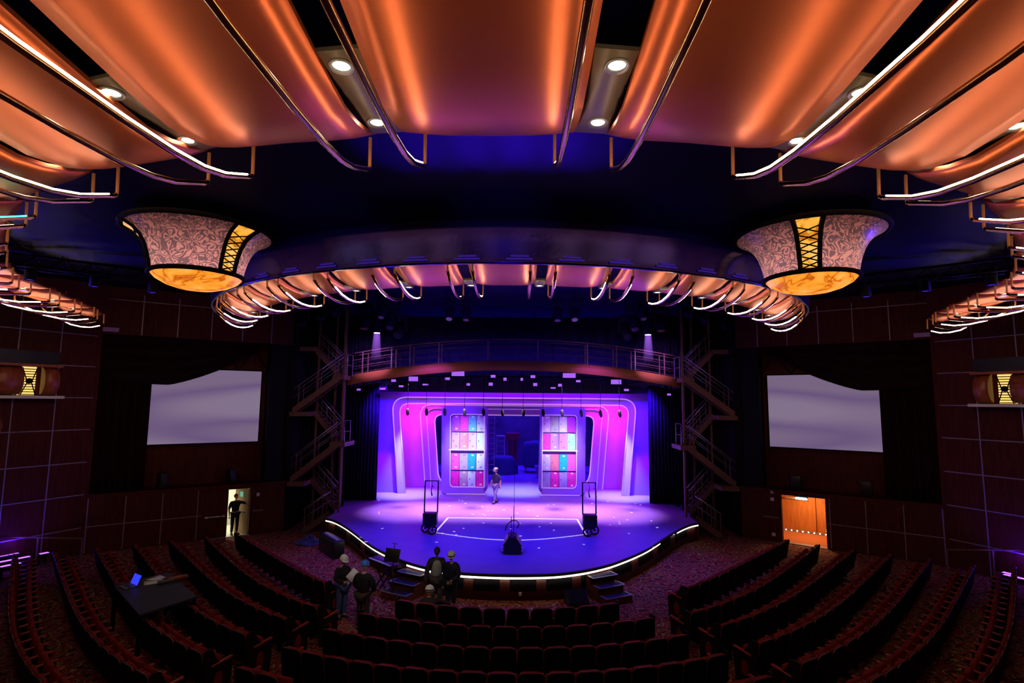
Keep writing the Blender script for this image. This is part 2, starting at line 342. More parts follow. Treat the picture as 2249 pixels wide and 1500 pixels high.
# stage house behind: floor, rear wall, border above
mb = MB(); mb.box((0,45.2,6),(30,.3,12)); struct('wall_backstage', mb, 'backwall')
for s in (-1,1):
    mb = MB(); mb.box((s*13,39,6),(.3,12.5,12)); struct('wall_backstage_'+SIDE[s], mb, 'backwall')
mb = MB(); mb.box((0,39,11),(27,13,.3)); struct('ceiling', mb, 'black')
# fascia between the two rows of ceiling panels
FC = (0, 19.8, 9.75)
rows = []
for r, z in ((9.60,8.60),(9.60,8.64),(9.62,8.76),(9.66,9.0),(9.72,9.25),(9.74,9.46)):
    rows.append([(r*math.sin(R(a)), FC[1]-r*math.cos(R(a)), z) for a in range(-80,81,2)])
mb = MB(); mb.slab(rows, (0,.06,0)); mb.mi = 1
for a in range(-42, 43, 6):
    for dz in (0,.055):
        r = 9.635; a0, a1 = R(a+.6+dz*9), R(a+3.6-dz*7)
        mb.grid([[(r*math.sin(q), FC[1]-r*math.cos(q)-.0, 8.67+dz+h) for q in (a0,(a0+a1)/2,a1)] for h in (0,.035)], False)
mb.mi = 0; struct('trim_3', mb, ['fascia','blueslot'])
# ---------------------------------------------------------------- ceiling panels with their brass rails
NEARF = [(0,6.33),(.79,6.31),(1.5,6.4),(2.4,6.5),(3.06,6.62),(3.75,6.82),(5.31,7.28),(5.85,7.5),(7.3,8.2),(7.87,8.65),(9.3,9.8),(11,11.6),(12,13.0),(12.7,14.7),(13.4,16.4),(13.9,17.8),(14.8,19.4),(15.3,20.2)]
def yn(x): return interp(NEARF, abs(x))
def yfi(x): return 23.6-math.sqrt(10.15**2-x*x)
def yfo(x): return 19.8-math.sqrt(9.62**2-min(abs(x),9.4)**2)+.12
PN = [(0,9.2),(.15,9.12),(.4,9.02),(.75,8.925),(1.15,8.865),(1.8,8.90),(2.5,8.97),(3.5,9.09),(4.5,9.19),(5.5,9.28),(6.4,9.35)]
HN = [(-.04,8.83),(.02,8.79),(.12,8.755),(.35,8.665),(.6,8.57),(1,8.475),(1.5,8.42),(2.2,8.39),(3.2,8.38),(4.4,8.42),(5.4,8.5),(6.1,8.6)]
PF = [(0,8.87),(.06,8.83),(.2,8.76),(.4,8.71),(.6,8.71),(.8,8.78),(1,8.92)]
HF = [(-.01,8.6),(.02,8.55),(.08,8.52),(.2,8.43),(.35,8.365),(.5,8.34),(.65,8.36),(.8,8.43),(.92,8.54)]
def ceiling_panel(x0, x1, Yf, L, prof, hoops, hprof, led, label, group, tr=.034, lr=.0115, pscale=1., stems=True):
    xm = (x0+x1)/2; loc = (xm, Yf(xm), prof[0][1])
    t = thing('ceiling_panel', label, 'ceiling panel', loc, 0, group)
    rows = []
    for i in range(9):
        x = x0+(x1-x0)*i/8; e = min(i,8-i); lift = .05 if e == 0 else (.012 if e == 1 else 0)
        rows.append([(x, Yf(x)-s*pscale(x) if callable(pscale) else Yf(x)-s, z+lift) for s, z in prof])
    mb = MB(); mb.slab(rows, (0,0,.05)); mb.build('panel_shell', 'copper', t, True)
    for hx, sg in hoops:
        pc = pscale(hx) if callable(pscale) else 1
        pts = [(hx, Yf(hx)-s*pc, z) for s, z in hprof if Yf(hx)-s*pc > Yf(hx)-L-.2]
        mb = MB(); mb.tube(pts, tr, 8); h = mb.build('brass_rail', 'brass', t, True)
        mb = MB(); a = pts[0]; mb.tube([(a[0],a[1]+.01,a[2]-.02),(a[0],a[1]+.02,a[2]+.06),(a[0],a[1]-.0,prof[0][1]+.03)], tr*.62, 6)
        b = pts[-1]; mb.tube([b,(b[0],b[1]-.03,b[2]+.08),(b[0],b[1],b[2]+.46)], tr*.62, 6)
        mb.build('rail_stem', 'brassdk', h, t)
        ce = x0 < 0 < x1; fo = (.12,1.12) if ce else ((.8,.75) if lr < .0118 else (1.02,.1)); q = [(p[0]+sg*tr*fo[0], p[1], p[2]+tr*fo[1]) for p in pts[2:-1]]
        mb = MB(); mb.tube(q, lr, 6); ls = mb.build('led_strip', led if isinstance(led,str) else led[sg], t, True); 
    return t
NP = [(-1.0,1.0,[(-.79,1),(.79,-1)])] ; NQ = [(1.4,3.44,1.49,3.06),(3.72,5.62,3.75,5.31),(5.8,7.6,5.83,7.3),(7.85,9.5,7.87,9.2),(9.7,11.2,9.8,11.0)]
SQ = [(11.4,12.1,11.5,12.0,3.5),(12.15,12.78,12.25,12.7,3.5),(12.85,13.46,12.95,13.4,3.3),(13.5,13.96,13.56,13.9,2.9),(14.1,14.86,14.2,14.8,2.2)]
ceiling_panel(-1,1,yn,6.4,PN,NP[0][2],HN,'led','wide copper ceiling panel in the middle of the near row, two brass rails','near row ceiling panels')
for s in (-1,1):
    for k, (a,b,h1,h2) in enumerate(NQ):
        led = 'led'
        if s < 0 and k == 2: led = {s*1: 'led', -s: 'ledgreen'}
        ceiling_panel(min(s*a,s*b),max(s*a,s*b),yn,6.4,PN,[(s*h1,s),(s*h2,-s)],HN,led,
            'copper ceiling panel with brass rails, %s to the %s of the middle panel, near row'%(ORD[k],SIDE[s]) + (', green light strip' if s<0 and k==2 else ''),'near row ceiling panels')
    for k, (a,b,h1,h2,L) in enumerate(SQ):
        pr = [(u*L,z-.05) for u,z in ((0,9.02),(.08,8.95),(.25,8.86),(.5,8.83),(.75,8.87),(1,9.0))]; hp = [(-.03,8.64),(.02,8.6),(.08*L,8.55),(.25*L,8.44),(.45*L,8.40),(.65*L,8.42),(.85*L,8.54),(.97*L,8.68)]
        ceiling_panel(min(s*a,s*b),max(s*a,s*b),yn,L,pr,[(s*h1,s),(s*h2,-s)],hp,'ledfar',
            'narrow copper ceiling panel over the %s side wall, %s from the wall end'%(SIDE[s],ORD[4-k]),'side row ceiling panels', lr=.016)
FQ = [(.95,2.33,1.07,2.17),(2.52,3.83,2.66,3.7),(3.96,5.2,4.05,5.07),(5.32,6.42,5.42,6.28),(6.52,7.5,6.6,7.4),(7.58,8.34,7.65,8.22),(8.42,9.1,8.5,9.0)]
def psf(x): return yfi(x)-yfo(x)
ceiling_panel(-.72,.72,yfi,3.6,PF,[(-.57,1),(.57,-1)],HF,'ledfar','copper ceiling panel in the middle of the far row above the stage front','far row ceiling panels',.032,.012,psf)
for s in (-1,1):
    for k, (a,b,h1,h2) in enumerate(FQ):
        ceiling_panel(min(s*a,s*b),max(s*a,s*b),yfi,3.6,PF,[(s*h1,s),(s*h2,-s)],HF,'ledfar','copper ceiling panel with glowing rails, %s to the %s of the middle one, far row'%(ORD[k],SIDE[s]),'far row ceiling panels',.032,.016 if k>0 else .0115,psf)
# slot plates and downlights
def downlight(x, y, z, r, label, group, lens='lens'):
    t = thing('downlight', label, 'downlight', (x,y,z), 0, group)
    mb = MB(); mb.lathe([(r*1.05,-.0),(r*1.5,-.012),(r*1.55,.01),(r*1.05,.03)],n=20); mb.build('trim_ring','ring',t)
    mb = MB(); mb.lathe([(0,.004),(r*.7,.006),(r*1.05,.012),(r*1.05,.03),(0,.04)],n=20); mb.build('lens',lens,t); return t
def slot_plate(x0, x1, Yf, s0, s1, z0, z1, label, group):
    t = MB(); n = 5; rows = []
    for i in range(n+1):
        u = i/n; s = s0+(s1-s0)*u
        rows.append([(x0,Yf(x0)-s,z0+(z1-z0)*math.sin(u*PI/2)),(x1,Yf(x1)-s,z0+(z1-z0)*math.sin(u*PI/2))])
    t.slab(rows,(0,0,.04)); o = t.build('slot_plate','plate'); return tag(o, label, 'light plate', group)
for s in (-1,1):
    for k, (a,b,dx) in enumerate(((1.0,1.42,1.24),(3.42,3.74,3.66),(5.6,5.82,5.72),(7.6,7.87,7.73))):
        slot_plate(s*a,s*b,yn,.18,1.98,9.16,8.99,'bronze light plate in the %s slot %s of the middle of the near ceiling row'%(ORD[k],SIDE[s]),'light plates of the near row')
        for j,(sd,nm) in enumerate(((.55,'front'),(1.76,'rear'))):
            x = s*dx; u = (sd-.18)/1.8
            downlight(x, yn(x)-sd, 9.16-.17*math.sin(u*PI/2)-.012, .075, 'bright downlight at the %s of the %s slot %s of the middle, near ceiling row'%(nm,ORD[k],SIDE[s]),'near row downlights')
    for k, (a,b) in enumerate(((12.1,12.15),(12.78,12.85),(13.46,13.5),(13.96,14.1))):
        x = s*(a+b)/2
        for j, sd in enumerate((.9,2.0)):
            if k > 1 and j: continue
            downlight(x, yn(x)-sd, 8.80, .055, 'small bright downlight in the side ceiling row, %s slot from the %s, %s one'%(ORD[k],SIDE[s],('front','rear')[j]),'side row downlights')
    for k, (a,b) in enumerate(((.72,.95),(2.33,2.52),(3.83,3.96),(5.2,5.32),(6.42,6.52),(7.5,7.58),(8.34,8.42))):
        x = s*(a+b)/2
        slot_plate(s*(a-.01),s*(b+.01),yfi,.1,1.15,8.86,8.76,'bronze light plate in the %s slot %s of the middle of the far ceiling row'%(ORD[k],SIDE[s]),'light plates of the far row')
        for j, sd in enumerate((.32,1.0)):
            downlight(x, yfi(x)-sd, 8.80-.04*j, .07, 'small downlight at the %s of the %s slot %s of the middle, far ceiling row'%(('front','rear')[j],ORD[k],SIDE[s]),'far row downlights','lensfar')
# ---------------------------------------------------------------- chandeliers
def chandelier(s, rot):
    t = thing('chandelier', 'large flared pink fabric chandelier with amber glass bowl on the %s of the ceiling'%SIDE[s], 'chandelier', (s*5.95,10.4,9.24), rot, 'amber bowl chandeliers')
    prof = [(1.36,.0),(1.27,-.04),(1.12,-.12),(1.0,-.24),(.92,-.38),(.86,-.55),(.82,-.72),(.80,-.86)]
    def pr(z):
        for (r1,z1),(r2,z2) in zip(prof,prof[1:]):
            if z <= z1 and z >= z2: return r1+(r2-r1)*(z-z1)/(z2-z1)
        return .8
    nb = 3
    for k in range(nb):
        c = k*2*PI/nb; hw = .19
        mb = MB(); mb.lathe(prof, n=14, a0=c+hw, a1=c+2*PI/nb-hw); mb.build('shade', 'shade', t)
        mb = MB(); mb.lathe([(r*.985,z) for r,z in prof[1:]], n=4, a0=c-hw*.8, a1=c+hw*.8); b = mb.build('lattice_glass','lattice',t)
        mb = MB()
        for e in (-1,1): mb.tube([((r+.012)*math.cos(c+e*hw),(r+.012)*math.sin(c+e*hw),z) for r,z in prof], .04, 6)
        zz = -.13
        while zz > -.75:
            z2 = zz-.118
            for e in (-1,1):
                a = [((pr(zz+(z2-zz)*u)+.012)*math.cos(c+e*hw*(1-2*u)),(pr(zz+(z2-zz)*u)+.012)*math.sin(c+e*hw*(1-2*u)),zz+(z2-zz)*u) for u in (0,.5,1)]
                mb.tube(a, .0125, 4)
            zz -= .118
        mb.build('lattice_strap', 'black', t)
    mb = MB(); mb.tube([(.82*math.cos(2*PI*k/40),.82*math.sin(2*PI*k/40),-.87) for k in range(41)], .045, 8); mb.build('lower_rim','black',t)
    mb = MB(); mb.tube([(1.32*math.cos(2*PI*k/40),1.32*math.sin(2*PI*k/40),.0) for k in range(41)], .05, 8); mb.lathe([(1.3,.02),(.5,.1),(.35,.2)],n=24); mb.build('upper_rim','black',t)
    mb = MB(); mb.lathe([(.80,-.87),(.72,-.96),(.56,-1.05),(.36,-1.115),(.16,-1.145),(0.001,-1.15)],n=36); mb.build('glass_bowl','marble',t)
chandelier(-1, R(-21.6)); chandelier(1, R(-118))
# ---------------------------------------------------------------- lighting trusses in the side ceiling
for s in (-1,1):
    t = thing('lighting_truss','dark lighting truss in the blue-lit ceiling opening on the '+SIDE[s],'truss',(s*11,13.2,9.1),R(-s*38),'side ceiling trusses')
    for nm, y, z in (('truss_chord',-.2,0),('truss_chord',.2,0),('truss_chord',0,.3)):
        mb = MB(); mb.cyl((-2.6,y,z),(2.6,y,z),.035); mb.build(nm,'black',t)
    mb = MB()
    for k in range(10):
        x = -2.5+k*.55
        mb.bar((x,-.2,0),(x+.27,0,.3),.025); mb.bar((x+.27,0,.3),(x+.5,.2,0),.025); mb.bar((x,-.2,0),(x+.5,.2,0),.025)
    mb.build('truss_lacing','black',t)
    for k in range(4):
        p = (s*11+(-1.9+k*1.25)*math.cos(R(-s*38)), 13.2+(-1.9+k*1.25)*math.sin(R(-s*38)), 9.0)
        l = thing('stage_spotlight','black can spotlight hung from the %s ceiling truss, %s along'%(SIDE[s],ORD[k]),'spotlight',p,R(-s*38),'truss spotlights')
        mb = MB(); mb.lathe([(.0,.2),(.08,.2),(.11,.05),(.12,-.2),(.10,-.2)],n=14); mb.build('lamp_body','black',l)
        mb = MB(); mb.bar((-.14,0,.0),(-.14,0,.2),.02); mb.bar((.14,0,0),(.14,0,.2),.02); mb.bar((-.14,0,.2),(.14,0,.2),.02); mb.build('yoke','black',l)
        mb = MB(); mb.lathe([(0,-.17),(.1,-.18)],n=14); mb.build('lens',glow('blue_lens_%d%d'%(s,k),(.10,.03,1),1.2),l)
# ---------------------------------------------------------------- stage
SH = [(0,17.09),(1.3,17.2),(1.9,17.36),(2.4,17.68),(3.0,18.0),(3.73,18.75),(4.6,19.75),(5.2,20.6),(5.85,21.7),(6.5,22.7),(7.05,23.5),(7.6,24.2),(8.15,24.75)]
def smooth_curve(T, n=80):
    out = []
    for i in range(n+1):
        x = T[-1][0]*i/n; out.append((x, sum(interp(T, max(-8.15,min(8.15,abs(x+d)))) for d in (-.5,-.25,0,.25,.5))/5))
    return out
sc = smooth_curve(SH); edge = [(-x,y) for x,y in sc[::-1]]+sc[1:]
st = thing('stage','purple-lit thrust stage with a curved mahogany front and glowing edge','stage',(0,24,0))
mb = MB(); top = edge+[(8.2,25.7),(8.5,27.5),(10.0,27.6),(10.0,45.0),(-10.0,45.0),(-10.0,27.6),(-8.5,27.5),(-8.2,25.7)]
v = [mb.bm.verts.new((x,y,.8)) for x,y in top]; mb._f(v); mb.build('stage_floor','stagefl',st,True)
mb = MB(); mb.slab([[(x*1.004,y-.03,.805),(x*1.004,y-.03,.72)] for x,y in edge],(0,.05,0)); mb.build('stage_lip','stageedge',st,True)
mb = MB(); rows = [[(x*.99,y+.1,z) for x,y in edge] for z in (0,.72)]; mb.slab(rows,(0,.1,0)); mb.build('stage_front','mahog2',st,True)
fr = mb_front = [(x*.99,y+.1) for x,y in edge]
n = 0
for i in range(4, len(fr)-9, 11):       # dark recessed bays between mahogany posts
    a, b = fr[i], fr[i+8]
    mb = MB(); rows = [[(x,y-.012,z) for x,y in fr[i:i+9]] for z in (.27,.62)]; mb.slab(rows,(0,.008,0)); mb.build('dark_bay','black',st,True)
gaps = []
def ledrun(i0, i1):
    mb = MB(); mb.slab([[(x*1.0,y-.005,.715),(x*1.0,y-.005,.655)] for x,y in edge[i0:i1]],(0,.03,0)); mb.build('edge_light','ledwarm',st,True)
N2 = len(edge)
ix = lambda x: min(range(N2), key=lambda k: abs(edge[k][0]-x))
for a, b in ((-8.15,-3.85),(-3.25,5.75),(6.85,8.15)): ledrun(ix(a), ix(b)+1)
mb = MB(); mb.bar((-8.2,24.85,.4),(-8.2,25.9,.4),.1,.8); mb.bar((8.2,24.85,.4),(8.2,25.9,.4),.1,.8); mb.build('stage_return','mahog2',st,True)
# tape rectangle on the stage
mb = MB(); q = [(-2.8,24.95,.804),(2.93,24.95,.804)]
mb.bar(q[0],q[1],.07,.004); mb.bar((-2.8,24.95,.804),(-2.95,22.2,.804),.07,.004); mb.bar((2.93,24.95,.804),(2.98,22.2,.804),.07,.004)
mb.tube([(-2.95+5.93*k/12,22.2-1.05*math.sin(PI*k/12),.803) for k in range(13)],.014,4)
tag(mb.build('floor_marking','tape'),'white tape rectangle marked on the purple stage floor','tape')
mb = MB(); random.seed(3)
for k in range(60):
    x = random.uniform(-7,7); y = random.uniform(20,29.5)
    if abs(x) > 8.2-(24.8-y)*.55 and y < 24.8: continue
    mb.box((x,y,.803),(random.uniform(.05,.13),random.uniform(.04,.07),.004),rz=random.uniform(0,3))
tag(mb.build('spike_marks','tape'),'scattered small white tape marks across the stage floor','tape',None,'stuff')
# ---------------------------------------------------------------- set
def arch_path(xb, xt, zt, r): return fillet([(-xb,.8),(-xt,zt),(xt,zt),(xb,.8)],[0,r,r,0],8)
t = thing('set_wall','flat painted scenery wall with a wide flared opening, lit violet','scenery wall',(0,31.45,.8))
o = arch_path(7.9,8.2,7.4,.01); i = arch_path(6.2,6.72,5.98,.75)
mb = MB(); mb.ringprism(o,i,31.42,31.5); mb.build('wall_flat','setwall',t,True)
t = thing('set_arch','outer flared arch frame with rounded corners and edges painted as lit','scenery arch',(0,31.3,.8),0,'scenery arches')
o = arch_path(6.42,6.93,6.14,.85); i = arch_path(6.04,6.5,5.80,.62)
mb = MB(); mb.ringprism(o,i,31.12,31.42); mb.build('arch_frame','setframe',t,True)
for p in (o,i):
    mb = MB(); mb.tube([(x,31.11,z) for x,z in p],.035,6); mb.build('arch_lit_edge','paleglow',t,True)  # pale glowing tubes stand for light catching the frame edges
t = thing('set_back_wall','magenta-lit scenery wall recessed between the two arch frames','scenery wall',(0,33.8,.8))
o = arch_path(8.4,8.4,7.4,.01); i = arch_path(4.9,5.0,5.15,.6)
mb = MB(); mb.ringprism(o,i,33.8,33.88); mb.build('wall_flat','setpink',t,True)
t = thing('set_arch','inner arch frame around the backstage opening, stepped edges painted as lit','scenery arch',(0,33.5,.8),0,'scenery arches')
O = [arch_path(5.3,5.76,5.70,.75), arch_path(4.97,5.38,5.50,.6)]
I = fillet([(-3.2,.98),(-4.5,.98),(-4.86,5.12),(4.86,5.12),(4.5,.98),(3.2,.98)],[0,.75,.5,.5,.75,0],8)
mb = MB(); mb.ringprism(O[0],O[1],33.4,33.8); mb.build('arch_step','setframe',t,True)
def resample(path, n):
    P = [Vector(p) for p in path]; L = [0]
    for a, b in zip(P,P[1:]): L.append(L[-1]+(b-a).length)
    out = []
    for k in range(n):
        d = L[-1]*k/(n-1); j = max(0,min(len(L)-2, next((q for q in range(len(L)-1) if L[q+1] >= d-1e-9), len(L)-2)))
        u = (d-L[j])/max(1e-9,L[j+1]-L[j]); out.append(tuple(P[j]*(1-u)+P[j+1]*u))
    return out
Ob = [(-3.2,.8)]+O[1]+[(3.2,.8)]
n1 = 60
mb = MB(); mb.ringprism(resample(Ob,n1),resample(I,n1),33.5,33.75); mb.build('arch_face','setframe',t,True)
for p, y in ((O[0],33.38),(O[1],33.48),(I,33.48)):
    mb = MB(); mb.tube([(x,y,z) for x,z in p],.035,6); mb.build('arch_lit_edge','paleglow',t,True)  # lit frame edges put in as pale glowing tubes
# locker units
COL = {'mauve':(.50,.10,.55),'hot':(.95,.02,.45),'mint':(.10,.62,.60),'white':(.85,.98,.95),'lav':(.62,.42,.80),'salmon':(.92,.30,.28),'pale':(.68,.60,.88),'pmint':(.66,.90,.85),'pink':(.92,.10,.55),'grey':(.42,.36,.66),'teal':(.0,.42,.48),'taupe':(.48,.38,.42),'lpink':(.80,.45,.75),'khaki':(.46,.42,.36),'mag':(.55,.0,.55),'lilac':(.50,.25,.68),'rose':(.95,.32,.62),'mgreen':(.32,.70,.58),'salred':(.78,.17,.25),'crim':(.85,.03,.42)}
LK = {-1:[['mauve','hot','mint','white'],['lav','salmon','pale','pmint'],['pink','grey','teal','white'],['hot','taupe','pmint','hot']],
       1:[['lpink','khaki','pale','mag'],['hot','lilac','rose','mgreen'],['lav','salred','teal','pink'],['grey','hot','grey','crim']]}
for k, c in COL.items(): M['lk_'+k] = mat('locker_'+k, c, .45)
for s in (-1,1):
    t = thing('locker_unit','tall rolling scenery unit of coloured lockers on the %s of centre stage'%SIDE[s],'locker unit',(s*2.72,31,.8),0,'rolling locker units')
    # x measured outward (a) from unit centre; outer post wide, inner edge thin; slightly wider at the foot
    def X(a): return s*a
    o = fillet([(X(-1.12),.14),(X(-1.27),.14),(X(-1.27),4.86),(X(1.33),4.86),(X(1.22),.02),(X(-.9),.02)],[0,.02,.3,.3,.3,0],6)
    mb = MB(); out = fillet([(X(-1.05),.02),(X(-1.30),.30),(X(-1.24),4.86),(X(1.34),4.86),(X(1.24),.02)],[0,.1,.3,.3,.3],6)
    mb.prism(out,.0,.5,'Y'); b = mb.build('unit_body','unit',t)
    ou = fillet([(X(-1.13),.34),(X(-1.25),.40),(X(-1.23),4.82),(X(1.30),4.82),(X(1.22),.06),(X(-1.15),.06)],[0,0,.28,.28,.28,0],6)
    inn = fillet([(X(-1.12),.46),(X(-1.13),.46),(X(-1.10),4.42),(X(.80),4.42),(X(.74),.46),(X(-1.1),.46)],[0,.02,.22,.22,.22,0],6)
    mb = MB(); m_ = min(len(ou),len(inn)); mb.ringprism(resample(ou,50),resample(inn,50),-.32,0); mb.build('unit_surround','unit',t)
    mb = MB(); mb.tube([(x,-.33,z) for x,z in inn[2:]],.022,6); mb.tube([(X(-1.2),-.33,.08),(X(.95),-.33,.08)],.02,6); mb.box((X(-.15),-.2,2.47),(2.0,.3,.05)); mb.build('unit_glow_trim','paleglow',t)  # edge light put in as faintly glowing trim
    mb = MB(); mb.box((0,-.15,.02),(2.5,.8,.04)); 
    for c in (-1,1): mb.cyl((c*1.0,-.3,.0),(c*1.0,-.2,.0),.05)
    mb.build('base_board','unit',t)
    z0s = [3.47,2.50,1.36,.46]; hs = .90
    for r in range(4):
        for c in range(4):
            wd = .435; key = LK[s][r][c]; h_ = hs if r < 3 else .82
            cx = (-.5 if s < 0 else -.88)+c*.463; zc = z0s[r]+h_/2; ang = (((r*5+c*3+(2 if s>0 else 0))%5)-2)*R(5)
            mm = Matrix.Translation((cx,-.10,zc)) @ Matrix.Rotation(ang,4,'Z')
            mb = MB(); mb.box(None,(wd,.06,h_),mtx=mm); d = mb.build('locker_door','lk_'+key,t)
            mb = MB(); mb.box(None,(.035,.03,.09),mtx=mm@Matrix.Translation((-wd*.28,-.045,0))); h = mb.build('door_handle','plasticgr',d)
            mb = MB()
            for e in (-1,1):
                for k in range(3): mb.box(None,(.13,.012,.016),mtx=mm@Matrix.Translation((.03,-.034,e*.33+k*.032)))
            mb.build('door_vent','paleglow' if (r+c)%2==0 else 'unit',d)
# side masking, border, batten lights
for s in (-1,1):
    mb = MB(); rows = [[(s*(7.08+.035*k),29.0+.10*math.sin(k*1.25),z) for k in range(0,90)] for z in (.8,5,10.5)]; mb.slab(rows,(0,.03,0))
    tag(mb.build('stage_leg_curtain','drape'),'tall black masking curtain at the %s side of the stage'%SIDE[s],'curtain','stage masking curtains')
    mb = MB(); rows = [[(s*(8.25+.04*k),27.3+.08*math.sin(k*1.3),z) for k in range(0,66)] for z in (.8,5,10.5)]; mb.slab(rows,(0,.03,0))
    tag(mb.build('stage_leg_curtain','drape'),'black curtain behind the %s stair tower'%SIDE[s],'curtain','stage masking curtains')
mb = MB(); rows = [[(-10.5+.2*k,29.7+.05*math.sin(k*1.7),z) for k in range(106)] for z in (6.42,8,10.6)]; mb.slab(rows,(0,.03,0))
tag(mb.build('stage_border_curtain','drape'),'wide black border curtain hung above the stage opening','curtain')
# ---------------------------------------------------------------- backstage clutter
t = thing('stepladder','aluminium stepladder with a pale top standing backstage left of centre','ladder',(-1.1,41.5,.8))
for x in (-.28,.28):
    mb = MB(); mb.bar((x*1.25,-.5,0),(x,0,2.55),.05,.04); mb.build('ladder_rail','steel2',t)
    mb = MB(); mb.bar((x*1.25,.6,0),(x,0.05,2.5),.04,.03); mb.build('ladder_leg','steel2',t)
for k in range(6):
    z = .3+k*.38; mb = MB(); mb.box((0,-.5+.5*z/2.55,z),(.56,.1,.03)); mb.build('ladder_step','steel2',t)
mb = MB(); mb.box((0,0.02,2.57),(.62,.25,.06)); mb.build('ladder_top','paper',t)
t = thing('prop_column','dark red column prop with a flat cap standing backstage','column',(-.2,42.2,.8))
mb = MB(); mb.lathe([(.42,0),(.42,.2),(.34,.3),(.32,2.2),(.38,2.3)],n=16); M['darkred'] = mat('dark_red_paint',(.30,.02,.05),.6); mb.build('column_shaft','darkred',t); mb = MB(); mb.box((0,0,2.5),(1.0,.8,.5)); mb.build('column_cap','darkred',t)
t = thing('covered_cart','tall wheeled cart under a blue dust sheet, backstage right of centre','cart',(1.5,41,.8))
mb = MB(); rows = [[(r*1.0*math.cos(a)*(1+.05*math.sin(9*a)),r*.7*math.sin(a)*(1+.05*math.sin(9*a)),z) for a in [2*PI*k/36 for k in range(36)]] for r,z in ((.95,.5),(.93,1.2),(.9,1.9),(.75,2.2),(.01,2.3))]
mb.grid(rows,True,True); mb.build('dust_sheet','jeans',t)
mb = MB(); mb.box((0,0,.4),(1.7,1.1,.12)); mb.build('cart_deck','plasticgr',t)
for x in (-.7,.7):
    for y in (-.4,.4):
        mb = MB(); mb.cyl((x-.03,y,.17),(x+.03,y,.17),.17); mb.build('wheel','rubber',t)
t = thing('wheelbarrow','pale wheelbarrow parked in front of the covered cart','wheelbarrow',(1.75,38.6,.8))
mb = MB(); mb.grid([[(x*w,y,z) for x in (-1,1)] for w,y,z in ((.42,-.5,.75),(.26,-.3,.38),(.24,.3,.36),(.36,.55,.72))]); mb.grid([[(sx*.42,-.5,.75),(sx*.26,-.3,.38),(sx*.24,.3,.36),(sx*.36,.55,.72)] for sx in (-1,-.99)]); mb.build('tray','setframe',t)
for x in (-.28,.28):
    mb = MB(); mb.bar((x,-1.1,.62),(x*.3,.6,.2),.04); mb.build('handle_bar','steel2',t); mb = MB(); mb.bar((x,-.45,.5),(x,-.5,0),.04); mb.build('support_leg','steel2',t)
mb = MB(); mb.cyl((-.05,.62,.2),(.05,.62,.2),.2,n=20); mb.build('wheel','rubber',t)
t = thing('draped_equipment','low equipment under a loose blue cover behind the worker','covered equipment',(-.9,40,.8))
mb = MB(); rows = [[(r*1.1*math.cos(a)*(1+.08*math.sin(5*a+z*3)),r*.8*math.sin(a)*(1+.08*math.cos(4*a)),z) for a in [2*PI*k/30 for k in range(30)]] for r,z in ((1.,0),(.96,.6),(.8,1.05),(.6,1.25),(.35,1.15),(.01,1.2))]; mb.grid(rows,True,True); mb.build('cover','jeans',t)
t = thing('storage_rack','grey metal storage rack seen beside the left locker unit','rack',(-4.6,40,.8))
for x in (-.6,.6):
    for y in (-.3,.3):
        mb = MB(); mb.bar((x,y,0),(x,y,4.4),.06); mb.build('rack_post','steel2',t)
for z in (.4,1.3,2.2,3.1,4.0):
    mb = MB(); mb.box((0,0,z),(1.25,.65,.05)); mb.build('rack_shelf','steel2',t)
for k, (x,z,c) in enumerate(((-.3,.43,'white bag of supplies on the lowest rack shelf'),(.25,1.33,'grey box on the second rack shelf'),(-.25,2.23,'grey box on the middle rack shelf'))):
    mb = MB(); mb.bbox((-4.6+x,40,.8+z+.23),(.5,.45,.42),.06); tag(mb.build('storage_box','paper' if k==0 else 'plasticgr'),c,'box')
t = thing('tall_flat_ladder','narrow pale extension ladder leaning behind the left locker unit','ladder',(-1.55,36.8,.8))
for x in (-.2,.2):
    mb = MB(); mb.bar((x,0,0),(x,.5,4.3),.05); mb.build('ladder_rail','steel2',t)
for k in range(12):
    z = .3+k*.34; mb = MB(); mb.bar((-.2,.5*z/4.3,z),(.2,.5*z/4.3,z),.035); mb.build('ladder_rung','steel2',t)
t = thing('glass_rack','trolley of pale glassware at the right of the backstage opening','trolley',(4.35,41,.8))
mb = MB(); mb.box((0,0,.75),(1.2,.6,1.2)); mb.build('trolley_body','plastic',t)
for x in (-.5,.5):
    for y in (-.22,.22):
        mb = MB(); mb.cyl((x-.02,y,.08),(x+.02,y,.08),.08); mb.bar((x,y,.08),(x,y,.2),.03); mb.build('caster','rubber',t)
for k in range(7):
    mb = MB(); mb.lathe([(.05,0),(.02,.03),(.015,.2),(.06,.25),(.06,.4),(.05,.41)],(4.35-.5+k*.16,41-.15+.1*(k%2),2.16),n=8); tag(mb.build('glass','paper'),'pale glass on the backstage trolley, %s from the left'%ORD[k],'glass','glasses on the trolley')
